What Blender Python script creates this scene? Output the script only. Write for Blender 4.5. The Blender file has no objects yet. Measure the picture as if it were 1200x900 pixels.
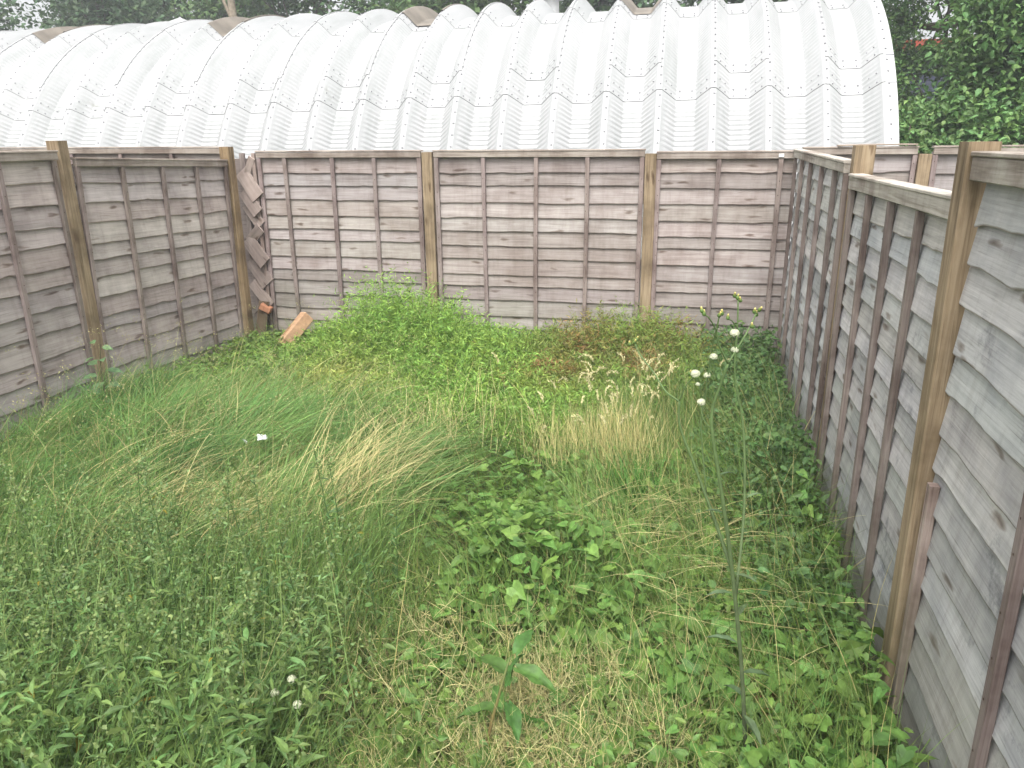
import bpy, math, random
import numpy as np
from mathutils import Matrix, Vector

SC = bpy.context.scene
COL = SC.collection
rng = np.random.default_rng(7)
random.seed(7)
R = math.radians

# ------------------------------------------------------------------ helpers
def _mesh(name, V, F, mats, cols=None, grain=None, midx=None, smooth=False):
    """V (N,3); F list of (M,k) index arrays; cols (N,3); grain (N,3)."""
    V = np.asarray(V, dtype=np.float32)
    me = bpy.data.meshes.new(name)
    F = [np.asarray(f, dtype=np.int32) for f in F if len(f)]
    nl = sum(f.size for f in F); npol = sum(len(f) for f in F)
    me.vertices.add(len(V)); me.loops.add(nl); me.polygons.add(npol)
    me.vertices.foreach_set('co', V.ravel())
    li = np.concatenate([f.ravel() for f in F])
    me.loops.foreach_set('vertex_index', li)
    tot = np.concatenate([np.full(len(f), f.shape[1], np.int32) for f in F])
    st = np.concatenate([[0], np.cumsum(tot)[:-1]]).astype(np.int32)
    me.polygons.foreach_set('loop_start', st)
    if midx is not None:
        me.polygons.foreach_set('material_index', np.asarray(midx, np.int32))
    me.polygons.foreach_set('use_smooth', np.full(npol, bool(smooth)))
    me.update(calc_edges=True)
    if cols is not None:
        a = me.attributes.new('tint', 'FLOAT_COLOR', 'POINT')
        c = np.ones((len(V), 4), np.float32); c[:, :3] = cols
        a.data.foreach_set('color', c.ravel())
    if grain is not None:
        a = me.attributes.new('grain', 'FLOAT_VECTOR', 'POINT')
        a.data.foreach_set('vector', np.asarray(grain, np.float32).ravel())
    for m in (mats if isinstance(mats, (list, tuple)) else [mats]):
        me.materials.append(m)
    me.validate(clean_customdata=False)
    return me

def link(name, me, parent=None, matrix=None):
    o = bpy.data.objects.new(name, me)
    COL.objects.link(o)
    if parent is not None:
        o.parent = parent
    if matrix is not None:
        o.matrix_local = matrix
    return o

def tag(o, label, cat, group=None):
    o['label'] = label; o['category'] = cat
    if group: o['group'] = group
    return o

def thing(name, label, cat, loc=(0, 0, 0), group=None, matrix=None):
    o = bpy.data.objects.new(name, None); COL.objects.link(o)
    o.empty_display_size = .1
    if matrix is not None: o.matrix_world = matrix
    else: o.location = loc
    return tag(o, label, cat, group)

def copy_tree(o, parent=None):
    c = o.copy(); COL.objects.link(c)
    if parent is not None: c.parent = parent
    for ch in list(o.children): copy_tree(ch, c)
    return c

class B:
    """collects polygons with tint and grain attributes"""
    def __init__(s): s.V = []; s.F3 = []; s.F4 = []; s.FN = []; s.C = []; s.G = []; s.n = 0; s.m3 = []; s.m4 = []
    def add(s, V, F, col=(1, 1, 1), grain=None, mi=0):
        V = np.asarray(V, float); n = len(V)
        s.V.append(V)
        c = np.asarray(col, float)
        s.C.append(np.tile(c, (n, 1)) if c.ndim == 1 else c)
        s.G.append(V.copy() if grain is None else np.asarray(grain, float))
        for f in F:
            f = np.asarray(f)
            if f.ndim == 1: f = f[None, :]
            if f.shape[1] == 3: s.F3.append(f + s.n); s.m3 += [mi] * len(f)
            elif f.shape[1] == 4: s.F4.append(f + s.n); s.m4 += [mi] * len(f)
            else: s.FN.append((f + s.n, mi))
        s.n += n
    def mesh(s, name, mats, smooth=False):
        F = []; mi = []
        if s.F3: F.append(np.concatenate(s.F3)); mi += s.m3
        if s.F4: F.append(np.concatenate(s.F4)); mi += s.m4
        for f, m in s.FN: F.append(f); mi += [m] * len(f)
        return _mesh(name, np.concatenate(s.V), F, mats, np.concatenate(s.C), np.concatenate(s.G), mi, smooth)

def beam(b, p0, p1, side, w, d, ch=.004, segs=6, col=(1, 1, 1), bow=(0, 0), off=None, taper=1., mi=0):
    """chamfered timber from p0 to p1; side = direction of width w, other direction = depth d"""
    p0 = np.array(p0, float); p1 = np.array(p1, float); ax = p1 - p0; L = np.linalg.norm(ax); ax /= L
    side = np.array(side, float); side -= ax * (side @ ax); side /= np.linalg.norm(side); up = np.cross(ax, side)
    hw, hd = w / 2, d / 2
    prof = [(-hw + ch, -hd), (hw - ch, -hd), (hw, -hd + ch), (hw, hd - ch), (hw - ch, hd), (-hw + ch, hd), (-hw, hd - ch), (-hw, -hd + ch)]
    V = []; G = []
    if off is None: off = random.uniform(0, 50)
    for i in range(segs + 1):
        t = i / segs; c = p0 + ax * L * t; k = math.sin(math.pi * t)
        c = c + side * bow[0] * k + up * bow[1] * k
        s_ = 1 + (taper - 1) * t
        for (x, y) in prof:
            V.append(c + side * x * s_ + up * y * s_); G.append((L * t + off, x + off, y + off * .37))
    F = []
    for i in range(segs):
        for j in range(8):
            a = i * 8 + j; a2 = i * 8 + (j + 1) % 8
            F.append([a, a2, a2 + 8, a + 8])
    n = len(V)
    b.add(V, [np.array(F), np.array([list(range(7, -1, -1))]), np.array([[segs * 8 + j for j in range(8)]])], col, G, mi)

def tube(b, pts, rad, k=6, col=(1, 1, 1), mi=0, cap=True):
    pts = np.array(pts, float); n = len(pts)
    rad = np.broadcast_to(np.array(rad, float), (n,)) if np.ndim(rad) else np.full(n, rad)
    T = np.gradient(pts, axis=0); T /= np.linalg.norm(T, axis=1)[:, None] + 1e-9
    ref = np.array([0, 0, 1.]) if abs(T[0][2]) < .9 else np.array([1., 0, 0])
    V = []; G = []; off = random.uniform(0, 40)
    s0 = np.cross(T[0], ref); s0 /= np.linalg.norm(s0); ln = 0
    for i in range(n):
        s0 = s0 - T[i] * (s0 @ T[i]); s0 /= np.linalg.norm(s0); u = np.cross(T[i], s0)
        if i: ln += np.linalg.norm(pts[i] - pts[i - 1])
        for j in range(k):
            a = 2 * math.pi * j / k
            V.append(pts[i] + rad[i] * (math.cos(a) * s0 + math.sin(a) * u)); G.append((ln + off, a * rad[i], off))
    F = [[i * k + j, i * k + (j + 1) % k, (i + 1) * k + (j + 1) % k, (i + 1) * k + j] for i in range(n - 1) for j in range(k)]
    fs = [np.array(F)]
    if cap and k in (3, 4): fs += [np.array([list(range(k - 1, -1, -1))]), np.array([[(n - 1) * k + j for j in range(k)]])]
    elif cap: fs += [np.array([list(range(k - 1, -1, -1))]), np.array([[(n - 1) * k + j for j in range(k)]])]
    b.add(V, fs, col, G, mi)

def spline(pts, n):
    pts = np.array(pts, float); m = len(pts)
    if m == 2: return pts[0] + (pts[1] - pts[0]) * np.linspace(0, 1, n)[:, None]
    P = np.vstack([2 * pts[0] - pts[1], pts, 2 * pts[-1] - pts[-2]])
    out = []
    for t in np.linspace(0, m - 1, n):
        i = min(int(t), m - 2); u = t - i; a, b_, c, d = P[i:i + 4]
        out.append(.5 * ((2 * b_) + (c - a) * u + (2 * a - 5 * b_ + 4 * c - d) * u * u + (3 * b_ - a - 3 * c + d) * u ** 3))
    return np.array(out)

def vnoise(x, y, s=0):
    x = np.asarray(x, float); y = np.asarray(y, float)
    xi = np.floor(x).astype(int); yi = np.floor(y).astype(int); fx = x - xi; fy = y - yi
    fx = fx * fx * (3 - 2 * fx); fy = fy * fy * (3 - 2 * fy)
    def h(a, b): 
        v = np.sin(a * 127.1 + b * 311.7 + s * 74.7) * 43758.5453
        return v - np.floor(v)
    return (h(xi, yi) * (1 - fx) + h(xi + 1, yi) * fx) * (1 - fy) + (h(xi, yi + 1) * (1 - fx) + h(xi + 1, yi + 1) * fx) * fy
def fbm(x, y, s=0):
    return (vnoise(x, y, s) + .5 * vnoise(x * 2.1, y * 2.1, s + 1) + .25 * vnoise(x * 4.3, y * 4.3, s + 2)) / 1.75
def sst(a, b, x):
    t = np.clip((x - a) / (b - a), 0, 1); return t * t * (3 - 2 * t)

# ------------------------------------------------------------------ materials
def newmat(name):
    m = bpy.data.materials.new(name); m.use_nodes = True
    nt = m.node_tree; nt.nodes.clear()
    out = nt.nodes.new('ShaderNodeOutputMaterial'); return m, nt, out
def N(nt, t, **kw):
    n = nt.nodes.new(t)
    for k, v in kw.items():
        if k in n.inputs: n.inputs[k].default_value = v
        else: setattr(n, k, v)
    return n
def ramp(nt, stops):
    r = nt.nodes.new('ShaderNodeValToRGB'); e = r.color_ramp.elements
    e[0].position, e[0].color = stops[0][0], (*stops[0][1], 1)
    e[1].position, e[1].color = stops[-1][0], (*stops[-1][1], 1)
    for p, c in stops[1:-1]:
        x = e.new(p); x.color = (*c, 1)
    return r
def mul(nt, a, b, fac=1., mode='MULTIPLY'):
    m = nt.nodes.new('ShaderNodeMix'); m.data_type = 'RGBA'; m.blend_type = mode
    if isinstance(fac, (int, float)): m.inputs[0].default_value = fac
    else: nt.links.new(fac, m.inputs[0])
    for s, i in ((a, 6), (b, 7)):
        if isinstance(s, tuple): m.inputs[i].default_value = (*s, 1)
        else: nt.links.new(s, m.inputs[i])
    return m.outputs[2]

def wood_mat(name, dark, mid, light, blotch=(.55, .5, .48), green=(.13, .14, .08), knots=True, rough=.85, stain=None):
    m, nt, out = newmat(name); L = nt.links.new
    g = N(nt, 'ShaderNodeAttribute', attribute_name='grain'); t = N(nt, 'ShaderNodeAttribute', attribute_name='tint')
    tc = N(nt, 'ShaderNodeNewGeometry')
    mp = N(nt, 'ShaderNodeMapping'); mp.inputs['Scale'].default_value = (2.2, 46, 46); L(g.outputs['Vector'], mp.inputs[0])
    n1 = N(nt, 'ShaderNodeTexNoise', Scale=1., Detail=9., Roughness=.62, Distortion=.6); L(mp.outputs[0], n1.inputs['Vector'])
    r1 = ramp(nt, [(.28, dark), (.48, mid), (.72, light)]); L(n1.outputs['Fac'], r1.inputs[0])
    c = mul(nt, r1.outputs[0], t.outputs['Color'])
    n2 = N(nt, 'ShaderNodeTexNoise', Scale=3.1, Detail=5., Roughness=.6); L(tc.outputs['Position'], n2.inputs['Vector'])
    r2 = ramp(nt, [(.36, blotch), (.56, (1, 1, 1))]); L(n2.outputs['Fac'], r2.inputs[0])
    c = mul(nt, c, r2.outputs[0])
    mf = N(nt, 'ShaderNodeMapping'); mf.inputs['Scale'].default_value = (3.0, 150, 150); L(g.outputs['Vector'], mf.inputs[0])
    nf = N(nt, 'ShaderNodeTexNoise', Scale=1., Detail=6., Roughness=.7, Distortion=.3); L(mf.outputs[0], nf.inputs['Vector'])
    rf = ramp(nt, [(.30, (.48, .44, .42)), (.42, (.93, .93, .93)), (.66, (1.08, 1.08, 1.08))]); L(nf.outputs['Fac'], rf.inputs[0])
    c = mul(nt, c, rf.outputs[0], .85)
    # rain streaks and grime running down the face
    mv = N(nt, 'ShaderNodeMapping'); mv.inputs['Scale'].default_value = (15, 15, 1.1); L(tc.outputs['Position'], mv.inputs[0])
    nv = N(nt, 'ShaderNodeTexNoise', Scale=1., Detail=6., Roughness=.7); L(mv.outputs[0], nv.inputs['Vector'])
    rv = ramp(nt, [(.34, (.66, .62, .60)), (.5, (1, 1, 1)), (.7, (1.06, 1.06, 1.05))]); L(nv.outputs['Fac'], rv.inputs[0])
    c = mul(nt, c, rv.outputs[0], .38)
    if knots:
        mk = N(nt, 'ShaderNodeMapping'); mk.inputs['Scale'].default_value = (3.2, 13, 1.); L(g.outputs['Vector'], mk.inputs[0])
        nd = N(nt, 'ShaderNodeTexNoise', Scale=2.5, Detail=2.); L(mk.outputs[0], nd.inputs['Vector'])
        ad = N(nt, 'ShaderNodeVectorMath', operation='MULTIPLY_ADD'); L(nd.outputs['Color'], ad.inputs[0]); ad.inputs[1].default_value = (.5, .5, .0); L(mk.outputs[0], ad.inputs[2])
        vo = N(nt, 'ShaderNodeTexVoronoi', Scale=1.); L(ad.outputs[0], vo.inputs['Vector'])
        rk = ramp(nt, [(.06, (.34, .28, .24)), (.13, (.62, .57, .53)), (.2, (1, 1, 1))]); L(vo.outputs['Distance'], rk.inputs[0])
        c = mul(nt, c, rk.outputs[0], .9)
    # algae near the ground, in the object's own world height
    sx = N(nt, 'ShaderNodeSeparateXYZ'); L(tc.outputs['Position'], sx.inputs[0])
    n3 = N(nt, 'ShaderNodeTexNoise', Scale=2.2, Detail=4.); L(tc.outputs['Position'], n3.inputs['Vector'])
    ma = N(nt, 'ShaderNodeMath', operation='MULTIPLY_ADD'); L(n3.outputs['Fac'], ma.inputs[0]); ma.inputs[1].default_value = .9; L(sx.outputs['Z'], ma.inputs[2])
    mr = N(nt, 'ShaderNodeMapRange'); L(ma.outputs[0], mr.inputs[0]); mr.inputs[1].default_value = .95; mr.inputs[2].default_value = .35; mr.inputs[3].default_value = 0; mr.inputs[4].default_value = .62
    c = mul(nt, c, green, mr.outputs[0], 'MIX')
    if stain:
        ms = N(nt, 'ShaderNodeMapping'); ms.inputs['Scale'].default_value = (4.5, 1.6, 1.6); L(tc.outputs['Position'], ms.inputs[0])
        n4 = N(nt, 'ShaderNodeTexNoise', Scale=2.4, Detail=7., Roughness=.72); L(ms.outputs[0], n4.inputs['Vector'])
        r4 = ramp(nt, [(.58, (1, 1, 1)), (.72, stain)]); L(n4.outputs['Fac'], r4.inputs[0])
        c = mul(nt, c, r4.outputs[0])
    p = N(nt, 'ShaderNodeBsdfPrincipled', Roughness=rough); p.inputs['Specular IOR Level'].default_value = .25
    L(c, p.inputs['Base Color'])
    bp = N(nt, 'ShaderNodeBump', Strength=.45, Distance=.004); L(n1.outputs['Fac'], bp.inputs['Height']); L(bp.outputs[0], p.inputs['Normal'])
    L(p.outputs[0], out.inputs[0]); return m

def leaf_mat(name, trans=.35, rough=.5, spec=.35, vary=.35):
    m, nt, out = newmat(name); L = nt.links.new
    t = N(nt, 'ShaderNodeAttribute', attribute_name='tint'); tc = N(nt, 'ShaderNodeNewGeometry')
    n = N(nt, 'ShaderNodeTexNoise', Scale=38., Detail=3.); L(tc.outputs['Position'], n.inputs['Vector'])
    r = ramp(nt, [(.3, (1.10 * (1 - vary), 1.15 * (1 - vary), .94 * (1 - vary))), (.7, (1.10 * (1 + vary * .6), 1.15 * (1 + vary * .6), .94 * (1 + vary * .6)))]); L(n.outputs['Fac'], r.inputs[0])
    c = mul(nt, t.outputs['Color'], r.outputs[0])
    p = N(nt, 'ShaderNodeBsdfPrincipled', Roughness=rough); p.inputs['Specular IOR Level'].default_value = spec
    L(c, p.inputs['Base Color'])
    tr = N(nt, 'ShaderNodeBsdfTranslucent'); L(c, tr.inputs[0])
    mx = N(nt, 'ShaderNodeMixShader'); mx.inputs[0].default_value = trans
    L(p.outputs[0], mx.inputs[1]); L(tr.outputs[0], mx.inputs[2]); L(mx.outputs[0], out.inputs[0]); return m

def plain_mat(name, col, rough=.6, noise=.15, scale=8., spec=.4, metal=0., use_tint=False):
    m, nt, out = newmat(name); L = nt.links.new
    tc = N(nt, 'ShaderNodeTexCoord')
    n = N(nt, 'ShaderNodeTexNoise', Scale=scale, Detail=6., Roughness=.6); L(tc.outputs['Object'], n.inputs['Vector'])
    a = tuple(max(0, c * (1 - noise)) for c in col); b_ = tuple(c * (1 + noise) for c in col)
    r = ramp(nt, [(.3, a), (.7, b_)]); L(n.outputs['Fac'], r.inputs[0]); c = r.outputs[0]
    if use_tint:
        t = N(nt, 'ShaderNodeAttribute', attribute_name='tint'); c = mul(nt, c, t.outputs['Color'])
    p = N(nt, 'ShaderNodeBsdfPrincipled', Roughness=rough, Metallic=metal); p.inputs['Specular IOR Level'].default_value = spec
    L(c, p.inputs['Base Color'])
    bp = N(nt, 'ShaderNodeBump', Strength=.2, Distance=.01); L(n.outputs['Fac'], bp.inputs['Height']); L(bp.outputs[0], p.inputs['Normal'])
    L(p.outputs[0], out.inputs[0]); return m

def painted_sheet_mat():
    m, nt, out = newmat('white_painted_steel'); L = nt.links.new
    tc = N(nt, 'ShaderNodeNewGeometry'); t = N(nt, 'ShaderNodeAttribute', attribute_name='tint')
    mp = N(nt, 'ShaderNodeMapping'); mp.inputs['Scale'].default_value = (5, .6, .6); L(tc.outputs['Position'], mp.inputs[0])
    n = N(nt, 'ShaderNodeTexNoise', Scale=1.6, Detail=7., Roughness=.65); L(mp.outputs[0], n.inputs['Vector'])
    r = ramp(nt, [(.3, (.325, .335, .33)), (.5, (.385, .39, .39)), (.7, (.415, .415, .415))]); L(n.outputs['Fac'], r.inputs[0])
    c = mul(nt, r.outputs[0], t.outputs['Color'])
    n2 = N(nt, 'ShaderNodeTexNoise', Scale=2.3, Detail=5., Roughness=.7); L(tc.outputs['Position'], n2.inputs['Vector'])
    r2 = ramp(nt, [(.66, (1, 1, 1)), (.78, (.66, .67, .6))]); L(n2.outputs['Fac'], r2.inputs[0])
    c = mul(nt, c, r2.outputs[0])
    p = N(nt, 'ShaderNodeBsdfPrincipled', Roughness=.42); p.inputs['Specular IOR Level'].default_value = .5
    L(c, p.inputs['Base Color']); L(p.outputs[0], out.inputs[0]); return m

M_back = wood_mat('weathered_pink_grey_board', (.25, .215, .20), (.345, .305, .287), (.42, .38, .36), blotch=(.74, .70, .68))
M_left = wood_mat('weathered_grey_board', (.35, .315, .295), (.47, .41, .39), (.55, .49, .47), blotch=(.74, .72, .72))
M_right = wood_mat('bleached_grey_board', (.38, .37, .36), (.485, .478, .468), (.57, .56, .545), blotch=(.74, .75, .78), stain=(.40, .40, .44))
M_batten = wood_mat('brown_batten', (.16, .125, .112), (.25, .205, .187), (.33, .285, .262), knots=False)
M_batten_b = wood_mat('pinkish_batten', (.19, .15, .138), (.26, .21, .195), (.33, .28, .262), knots=False)
M_rail = wood_mat('grey_rail', (.20, .165, .14), (.33, .28, .24), (.42, .37, .33), knots=False)
M_rail_r = wood_mat('pale_rail', (.26, .23, .19), (.42, .385, .335), (.54, .50, .45), knots=False)
M_post = wood_mat('treated_post', (.13, .095, .06), (.29, .215, .135), (.42, .33, .225), blotch=(.62, .60, .57), green=(.2, .17, .09))
M_plank = wood_mat('brown_plank', (.12, .085, .06), (.20, .15, .11), (.28, .22, .17))
M_white = painted_sheet_mat()
M_bolt = plain_mat('bolt_metal', (.27, .27, .28), .5, .2, 20, metal=.6)
M_tan = plain_mat('tan_translucent_sheet', (.20, .175, .145), .6, .25, 3.)
M_leaf = leaf_mat('leaf')
M_gloss = leaf_mat('glossy_leaf', .3, .5, .3)
M_grass = leaf_mat('grass_blade', .3, .55, .25, .2)
M_dry = leaf_mat('dry_grass', .2, .7, .2, .25)
M_stem = leaf_mat('plant_stem', .05, .6, .3, .2)
M_tree = leaf_mat('tree_leaf', .3, .5, .4, .3)
M_bark = plain_mat('bark', (.11, .09, .07), .9, .4, 14., .2, use_tint=True)
M_fluff = leaf_mat('seed_fluff', .35, .9, .1, .05)

# ------------------------------------------------------------------ ground
def gz(x, y):
    x = np.asarray(x, float); y = np.asarray(y, float)
    base = .10 * (fbm(x * .9, y * .9, 3) - .5)
    inside = sst(-4.3, -3.9, x) * (1 - sst(.55, .75, x)) * (1 - sst(6.5, 6.8, y)) * sst(.2, .8, y)
    mound = .16 * np.exp(-(((x + 2.45) / .75) ** 2 + ((y - 6.15) / .55) ** 2))
    hum = .09 * np.exp(-(((x + 2.9) / 1.0) ** 2 + ((y - 3.9) / .5) ** 2)) + .07 * np.exp(-(((x + .55) / .4) ** 2 + ((y - 2.9) / .45) ** 2))
    return (base + mound + hum) * inside

def ground():
    xs = np.unique(np.concatenate([np.linspace(-120, -6, 30), np.linspace(-6, 3, 100), np.linspace(3, 120, 30)]))
    ys = np.unique(np.concatenate([np.linspace(-60, -1, 14), np.linspace(-1, 8, 100), np.linspace(8, 220, 40)]))
    X, Y = np.meshgrid(xs, ys); Z = gz(X, Y) - .01
    V = np.stack([X, Y, Z], -1).reshape(-1, 3); nx = len(xs); ny = len(ys)
    i, j = np.meshgrid(np.arange(nx - 1), np.arange(ny - 1)); a = (j * nx + i).ravel()
    F = np.stack([a, a + 1, a + 1 + nx, a + nx], 1)
    m, nt, out = newmat('soil_and_turf'); L = nt.links.new
    g = N(nt, 'ShaderNodeNewGeometry')
    n = N(nt, 'ShaderNodeTexNoise', Scale=6., Detail=8., Roughness=.7); L(g.outputs['Position'], n.inputs['Vector'])
    r = ramp(nt, [(.3, (.03, .035, .014)), (.5, (.055, .075, .025)), (.7, (.10, .10, .045))]); L(n.outputs['Fac'], r.inputs[0])
    p = N(nt, 'ShaderNodeBsdfPrincipled', Roughness=.95); L(r.outputs[0], p.inputs['Base Color'])
    bp = N(nt, 'ShaderNodeBump', Strength=.8, Distance=.03); L(n.outputs['Fac'], bp.inputs['Height']); L(bp.outputs[0], p.inputs['Normal'])
    L(p.outputs[0], out.inputs[0])
    o = link('ground', _mesh('ground', V, [F], m, smooth=True)); o['kind'] = 'structure'
ground()

# ------------------------------------------------------------------ fence
def boards_mesh(L, H, nb, seed, mat, wave=.007, split=0., endj=.004, warp=.004):
    rr = np.random.default_rng(seed); b = B()
    edges = np.linspace(H - .045, .0, nb + 1); edges[1:-1] += rr.uniform(-.016, .016, nb - 1)
    ns = max(18, int(L / .035))
    for i in range(nb):
        zt = min(edges[i] + .022, H - .03); zb = edges[i + 1]
        x0 = rr.uniform(-endj, endj); x1 = L + rr.uniform(-endj, endj)
        xs = np.linspace(x0, x1, ns)
        ph = rr.uniform(0, 100)
        w = wave * (1.6 * (vnoise(xs * 2.2 + ph, xs * 0, seed) - .5) + 1.0 * (vnoise(xs * 7 + ph, xs * 0, seed + 1) - .5) + .5 * (vnoise(xs * 22 + ph, xs * 0, seed + 2) - .5))
        for _ in range(rr.integers(0, 3)):                       # bark bites in the waney edge
            c = rr.uniform(0, L); w += rr.uniform(.4, 1.5) * wave * np.exp(-((xs - c) / rr.uniform(.02, .06)) ** 2) * rr.choice([-1, 1])
        if split: w += split * np.exp(-((xs - L + .02) / .05) ** 2) * rr.uniform(-1, 1)
        bow = warp * (vnoise(xs * 1.7 + ph, xs * 0 + 3, seed + 5) - .5)
        bot = zb + w
        tint = np.array([1, 1, 1]) * rr.uniform(.76, 1.16) * np.array([1 + rr.uniform(-.03, .04), 1, 1 + rr.uniform(-.04, .03)])
        off = rr.uniform(0, 80)
        rows = []
        for (f, yo) in ((0, .003), (.35, .009), (.7, .0155), (.965, .0205), (1.0, .019)):
            z = zt + (bot - zt) * f; rows.append(np.stack([xs, np.full(ns, yo) + bow * f, z], 1))
        rows.append(np.stack([xs, np.full(ns, .006) + bow, bot + .002], 1))
        rows.append(np.stack([xs, np.full(ns, -.003), np.full(ns, zt)], 1))
        V = np.concatenate(rows); k = len(rows)
        tint = np.tile(tint, (len(V), 1)); tint[4 * ns:6 * ns] *= np.array([.70, .59, .55])      # unweathered reddish sawn edge, lap shadow line painted into its tint
        G = np.stack([V[:, 0] + off, V[:, 2] + off * .31, np.full(len(V), i * 3.7 + seed)], 1)
        a = np.arange(ns - 1); F = [np.stack([r_ * ns + a, ((r_ + 1) % k) * ns + a, ((r_ + 1) % k) * ns + a + 1, r_ * ns + a + 1], 1) for r_ in range(k)]
        caps = [np.array([[r_ * ns for r_ in range(k)]]), np.array([[r_ * ns + ns - 1 for r_ in range(k - 1, -1, -1)]])]
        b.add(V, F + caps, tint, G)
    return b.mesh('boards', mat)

def fence_panel(p0, p1, z0, z1a, z1b, nb, bats, seed, label, mat, rail_mat, group, wave=.0055, end_a=True, end_b=True, lean=0., split=0., endj=.004, tint=(1, 1, 1), rail_h=.048, batten_mat=None):
    """Panel along p0->p1 (x,y); garden face on the left-hand normal; bats = batten positions in metres from p0."""
    p0 = np.array(p0, float); p1 = np.array(p1, float); L = np.linalg.norm(p1 - p0); u = (p1 - p0) / L
    n = np.array([-u[1], u[0]])           # local +Y
    slope = math.atan2(z1b - z1a, L); H = z1a - z0
    M = Matrix(((u[0], n[0], 0, p0[0]), (u[1], n[1], 0, p0[1]), (0, 0, 1, z0), (0, 0, 0, 1))) @ Matrix.Rotation(lean, 4, 'X')
    M = M @ Matrix.Translation((0, 0, H)) @ Matrix.Rotation(-slope, 4, 'Y') @ Matrix.Translation((0, 0, -H))
    t = thing('lap_fence', label, 'fence panel', group=group, matrix=M)
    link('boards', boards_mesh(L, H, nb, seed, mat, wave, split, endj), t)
    rr = random.Random(seed); bm_ = batten_mat or M_batten
    pos = list(bats)
    if end_a: pos = [.022] + pos
    if end_b: pos = pos + [L - .022]
    for x in pos:
        b = B(); dx = rr.uniform(-.008, .008); c = rr.uniform(.85, 1.15)
        beam(b, (x + dx, .032, H - rail_h - .003), (x - dx, .032, .01), (1, 0, 0), rr.uniform(.034, .040), .026, .003, 8, (c, c * rr.uniform(.96, 1.0), c * rr.uniform(.95, 1)), (rr.uniform(-.007, .007), rr.uniform(-.002, .003)))
        for zn in np.arange(.08, H - .1, (H - .05) / nb):
            zn += rr.uniform(-.02, .02); xn = x + dx * (2 * zn / H - 1) + rr.uniform(-.006, .006); r_ = .0038
            b.add([(xn + r_ * math.cos(q * math.pi / 3), .0468 + (.0012 if q < 6 else 0), zn + r_ * math.sin(q * math.pi / 3)) for q in range(6)], [np.array([[5, 4, 3, 2, 1, 0]])], (.30, .20, .15))
        link('batten', b.mesh('batten', bm_), t)
    b = B(); beam(b, (.001, .034, H - rail_h / 2), (L - .001, .034, H - rail_h / 2), (0, 0, 1), rail_h, .03, .003, 10, (1, 1, 1), (rr.uniform(-.003, .003), 0))
    link('top_rail', b.mesh('top_rail', rail_mat), t)
    b = B(); beam(b, (-.004, .018, H + .008), (L + .004, .018, H + .008), (0, 1, 0), .072, .014, .003, 10, (1.15, 1.15, 1.15), (0, rr.uniform(-.002, .002)))
    link('capping_strip', b.mesh('capping_strip', rail_mat), t)
    return t

def fence_post(x, y, top, label, group, w=.095, d=.095, rot=0., lean=(0, 0), bottom=-.3, col=(1, 1, 1)):
    t = B()
    beam(t, (0, 0, bottom), (lean[0], lean[1], top), (math.cos(rot), math.sin(rot), 0), w, d, .006, 12, col, (random.uniform(-.004, .004), random.uniform(-.004, .004)))
    o = link('fence_post', t.mesh('fence_post', M_post)); o.location = (x, y, 0)
    return tag(o, label, 'fence post', group)

GP, GQ = 'lap panels of the garden fence', 'fence posts'
XR, XL, YB = .73, -4.186, 6.77
# back fence: the face looks toward -Y, so run from right to left
fence_panel((-2.385, YB + .035), (-3.99, YB + .035), -.02, 1.80, 1.805, 14, [.445, .858, 1.323], 11, 'back fence panel between the splintered left corner and the post by the green mound', M_back, M_rail, GP, batten_mat=M_batten_b, end_b=True)
fence_panel((-.436, YB + .035), (-2.268, YB + .035), -.02, 1.795, 1.80, 14, [.48, .918, 1.376], 12, 'full width back fence panel between the two brown posts in front of the white hut', M_back, M_rail, GP, batten_mat=M_batten_b)
fence_panel((.755, YB + .035), (-.338, YB + .035), -.02, 1.775, 1.775, 14, [.12, .595], 13, 'narrow back fence panel running into the right hand corner, white tag on its top rail', M_back, M_rail, GP, batten_mat=M_batten_b, end_a=False)
fence_post(-2.33, YB + .03, 1.797, 'brown post of the back fence beside the green leafy mound', GQ)
fence_post(-.387, YB + .03, 1.772, 'brown post of the back fence behind the reddish weeds, nearer the right corner', GQ)
# left fence: face looks toward +X
fence_panel((XL - .02, 6.575), (XL - .02, 4.745), -.02, 1.735, 1.80, 13, [.45, .90, 1.36], 21, 'left fence panel between two brown posts, its top sloping down toward the far corner', M_left, M_rail, GP, wave=.010, lean=R(.5))
fence_panel((XL - .02, 4.575), (XL - .02, 2.745), -.02, 1.85, 1.855, 13, [.47, .91, 1.37], 22, 'nearest visible panel of the left fence with a cracked dark batten', M_left, M_rail, GP, wave=.008)
fence_panel((XL - .02, 2.655), (XL - .02, .825), -.02, 1.86, 1.86, 13, [.46, .91, 1.37], 23, 'left fence panel beside the house end of the garden, outside the photo edge', M_left, M_rail, GP)
fence_post(XL - .03, 4.66, 1.925, 'leaning tan post of the left fence with a young leafy plant at its foot', GQ, lean=(-.01, .0))
fence_post(XL - .02, 6.635, 1.86, 'tan post at the far end of the left fence by the broken boards', GQ, col=(1.05, 1, .9))
fence_post(XL - .03, 2.70, 1.90, 'post of the left fence between its two nearest panels', GQ)
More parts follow.
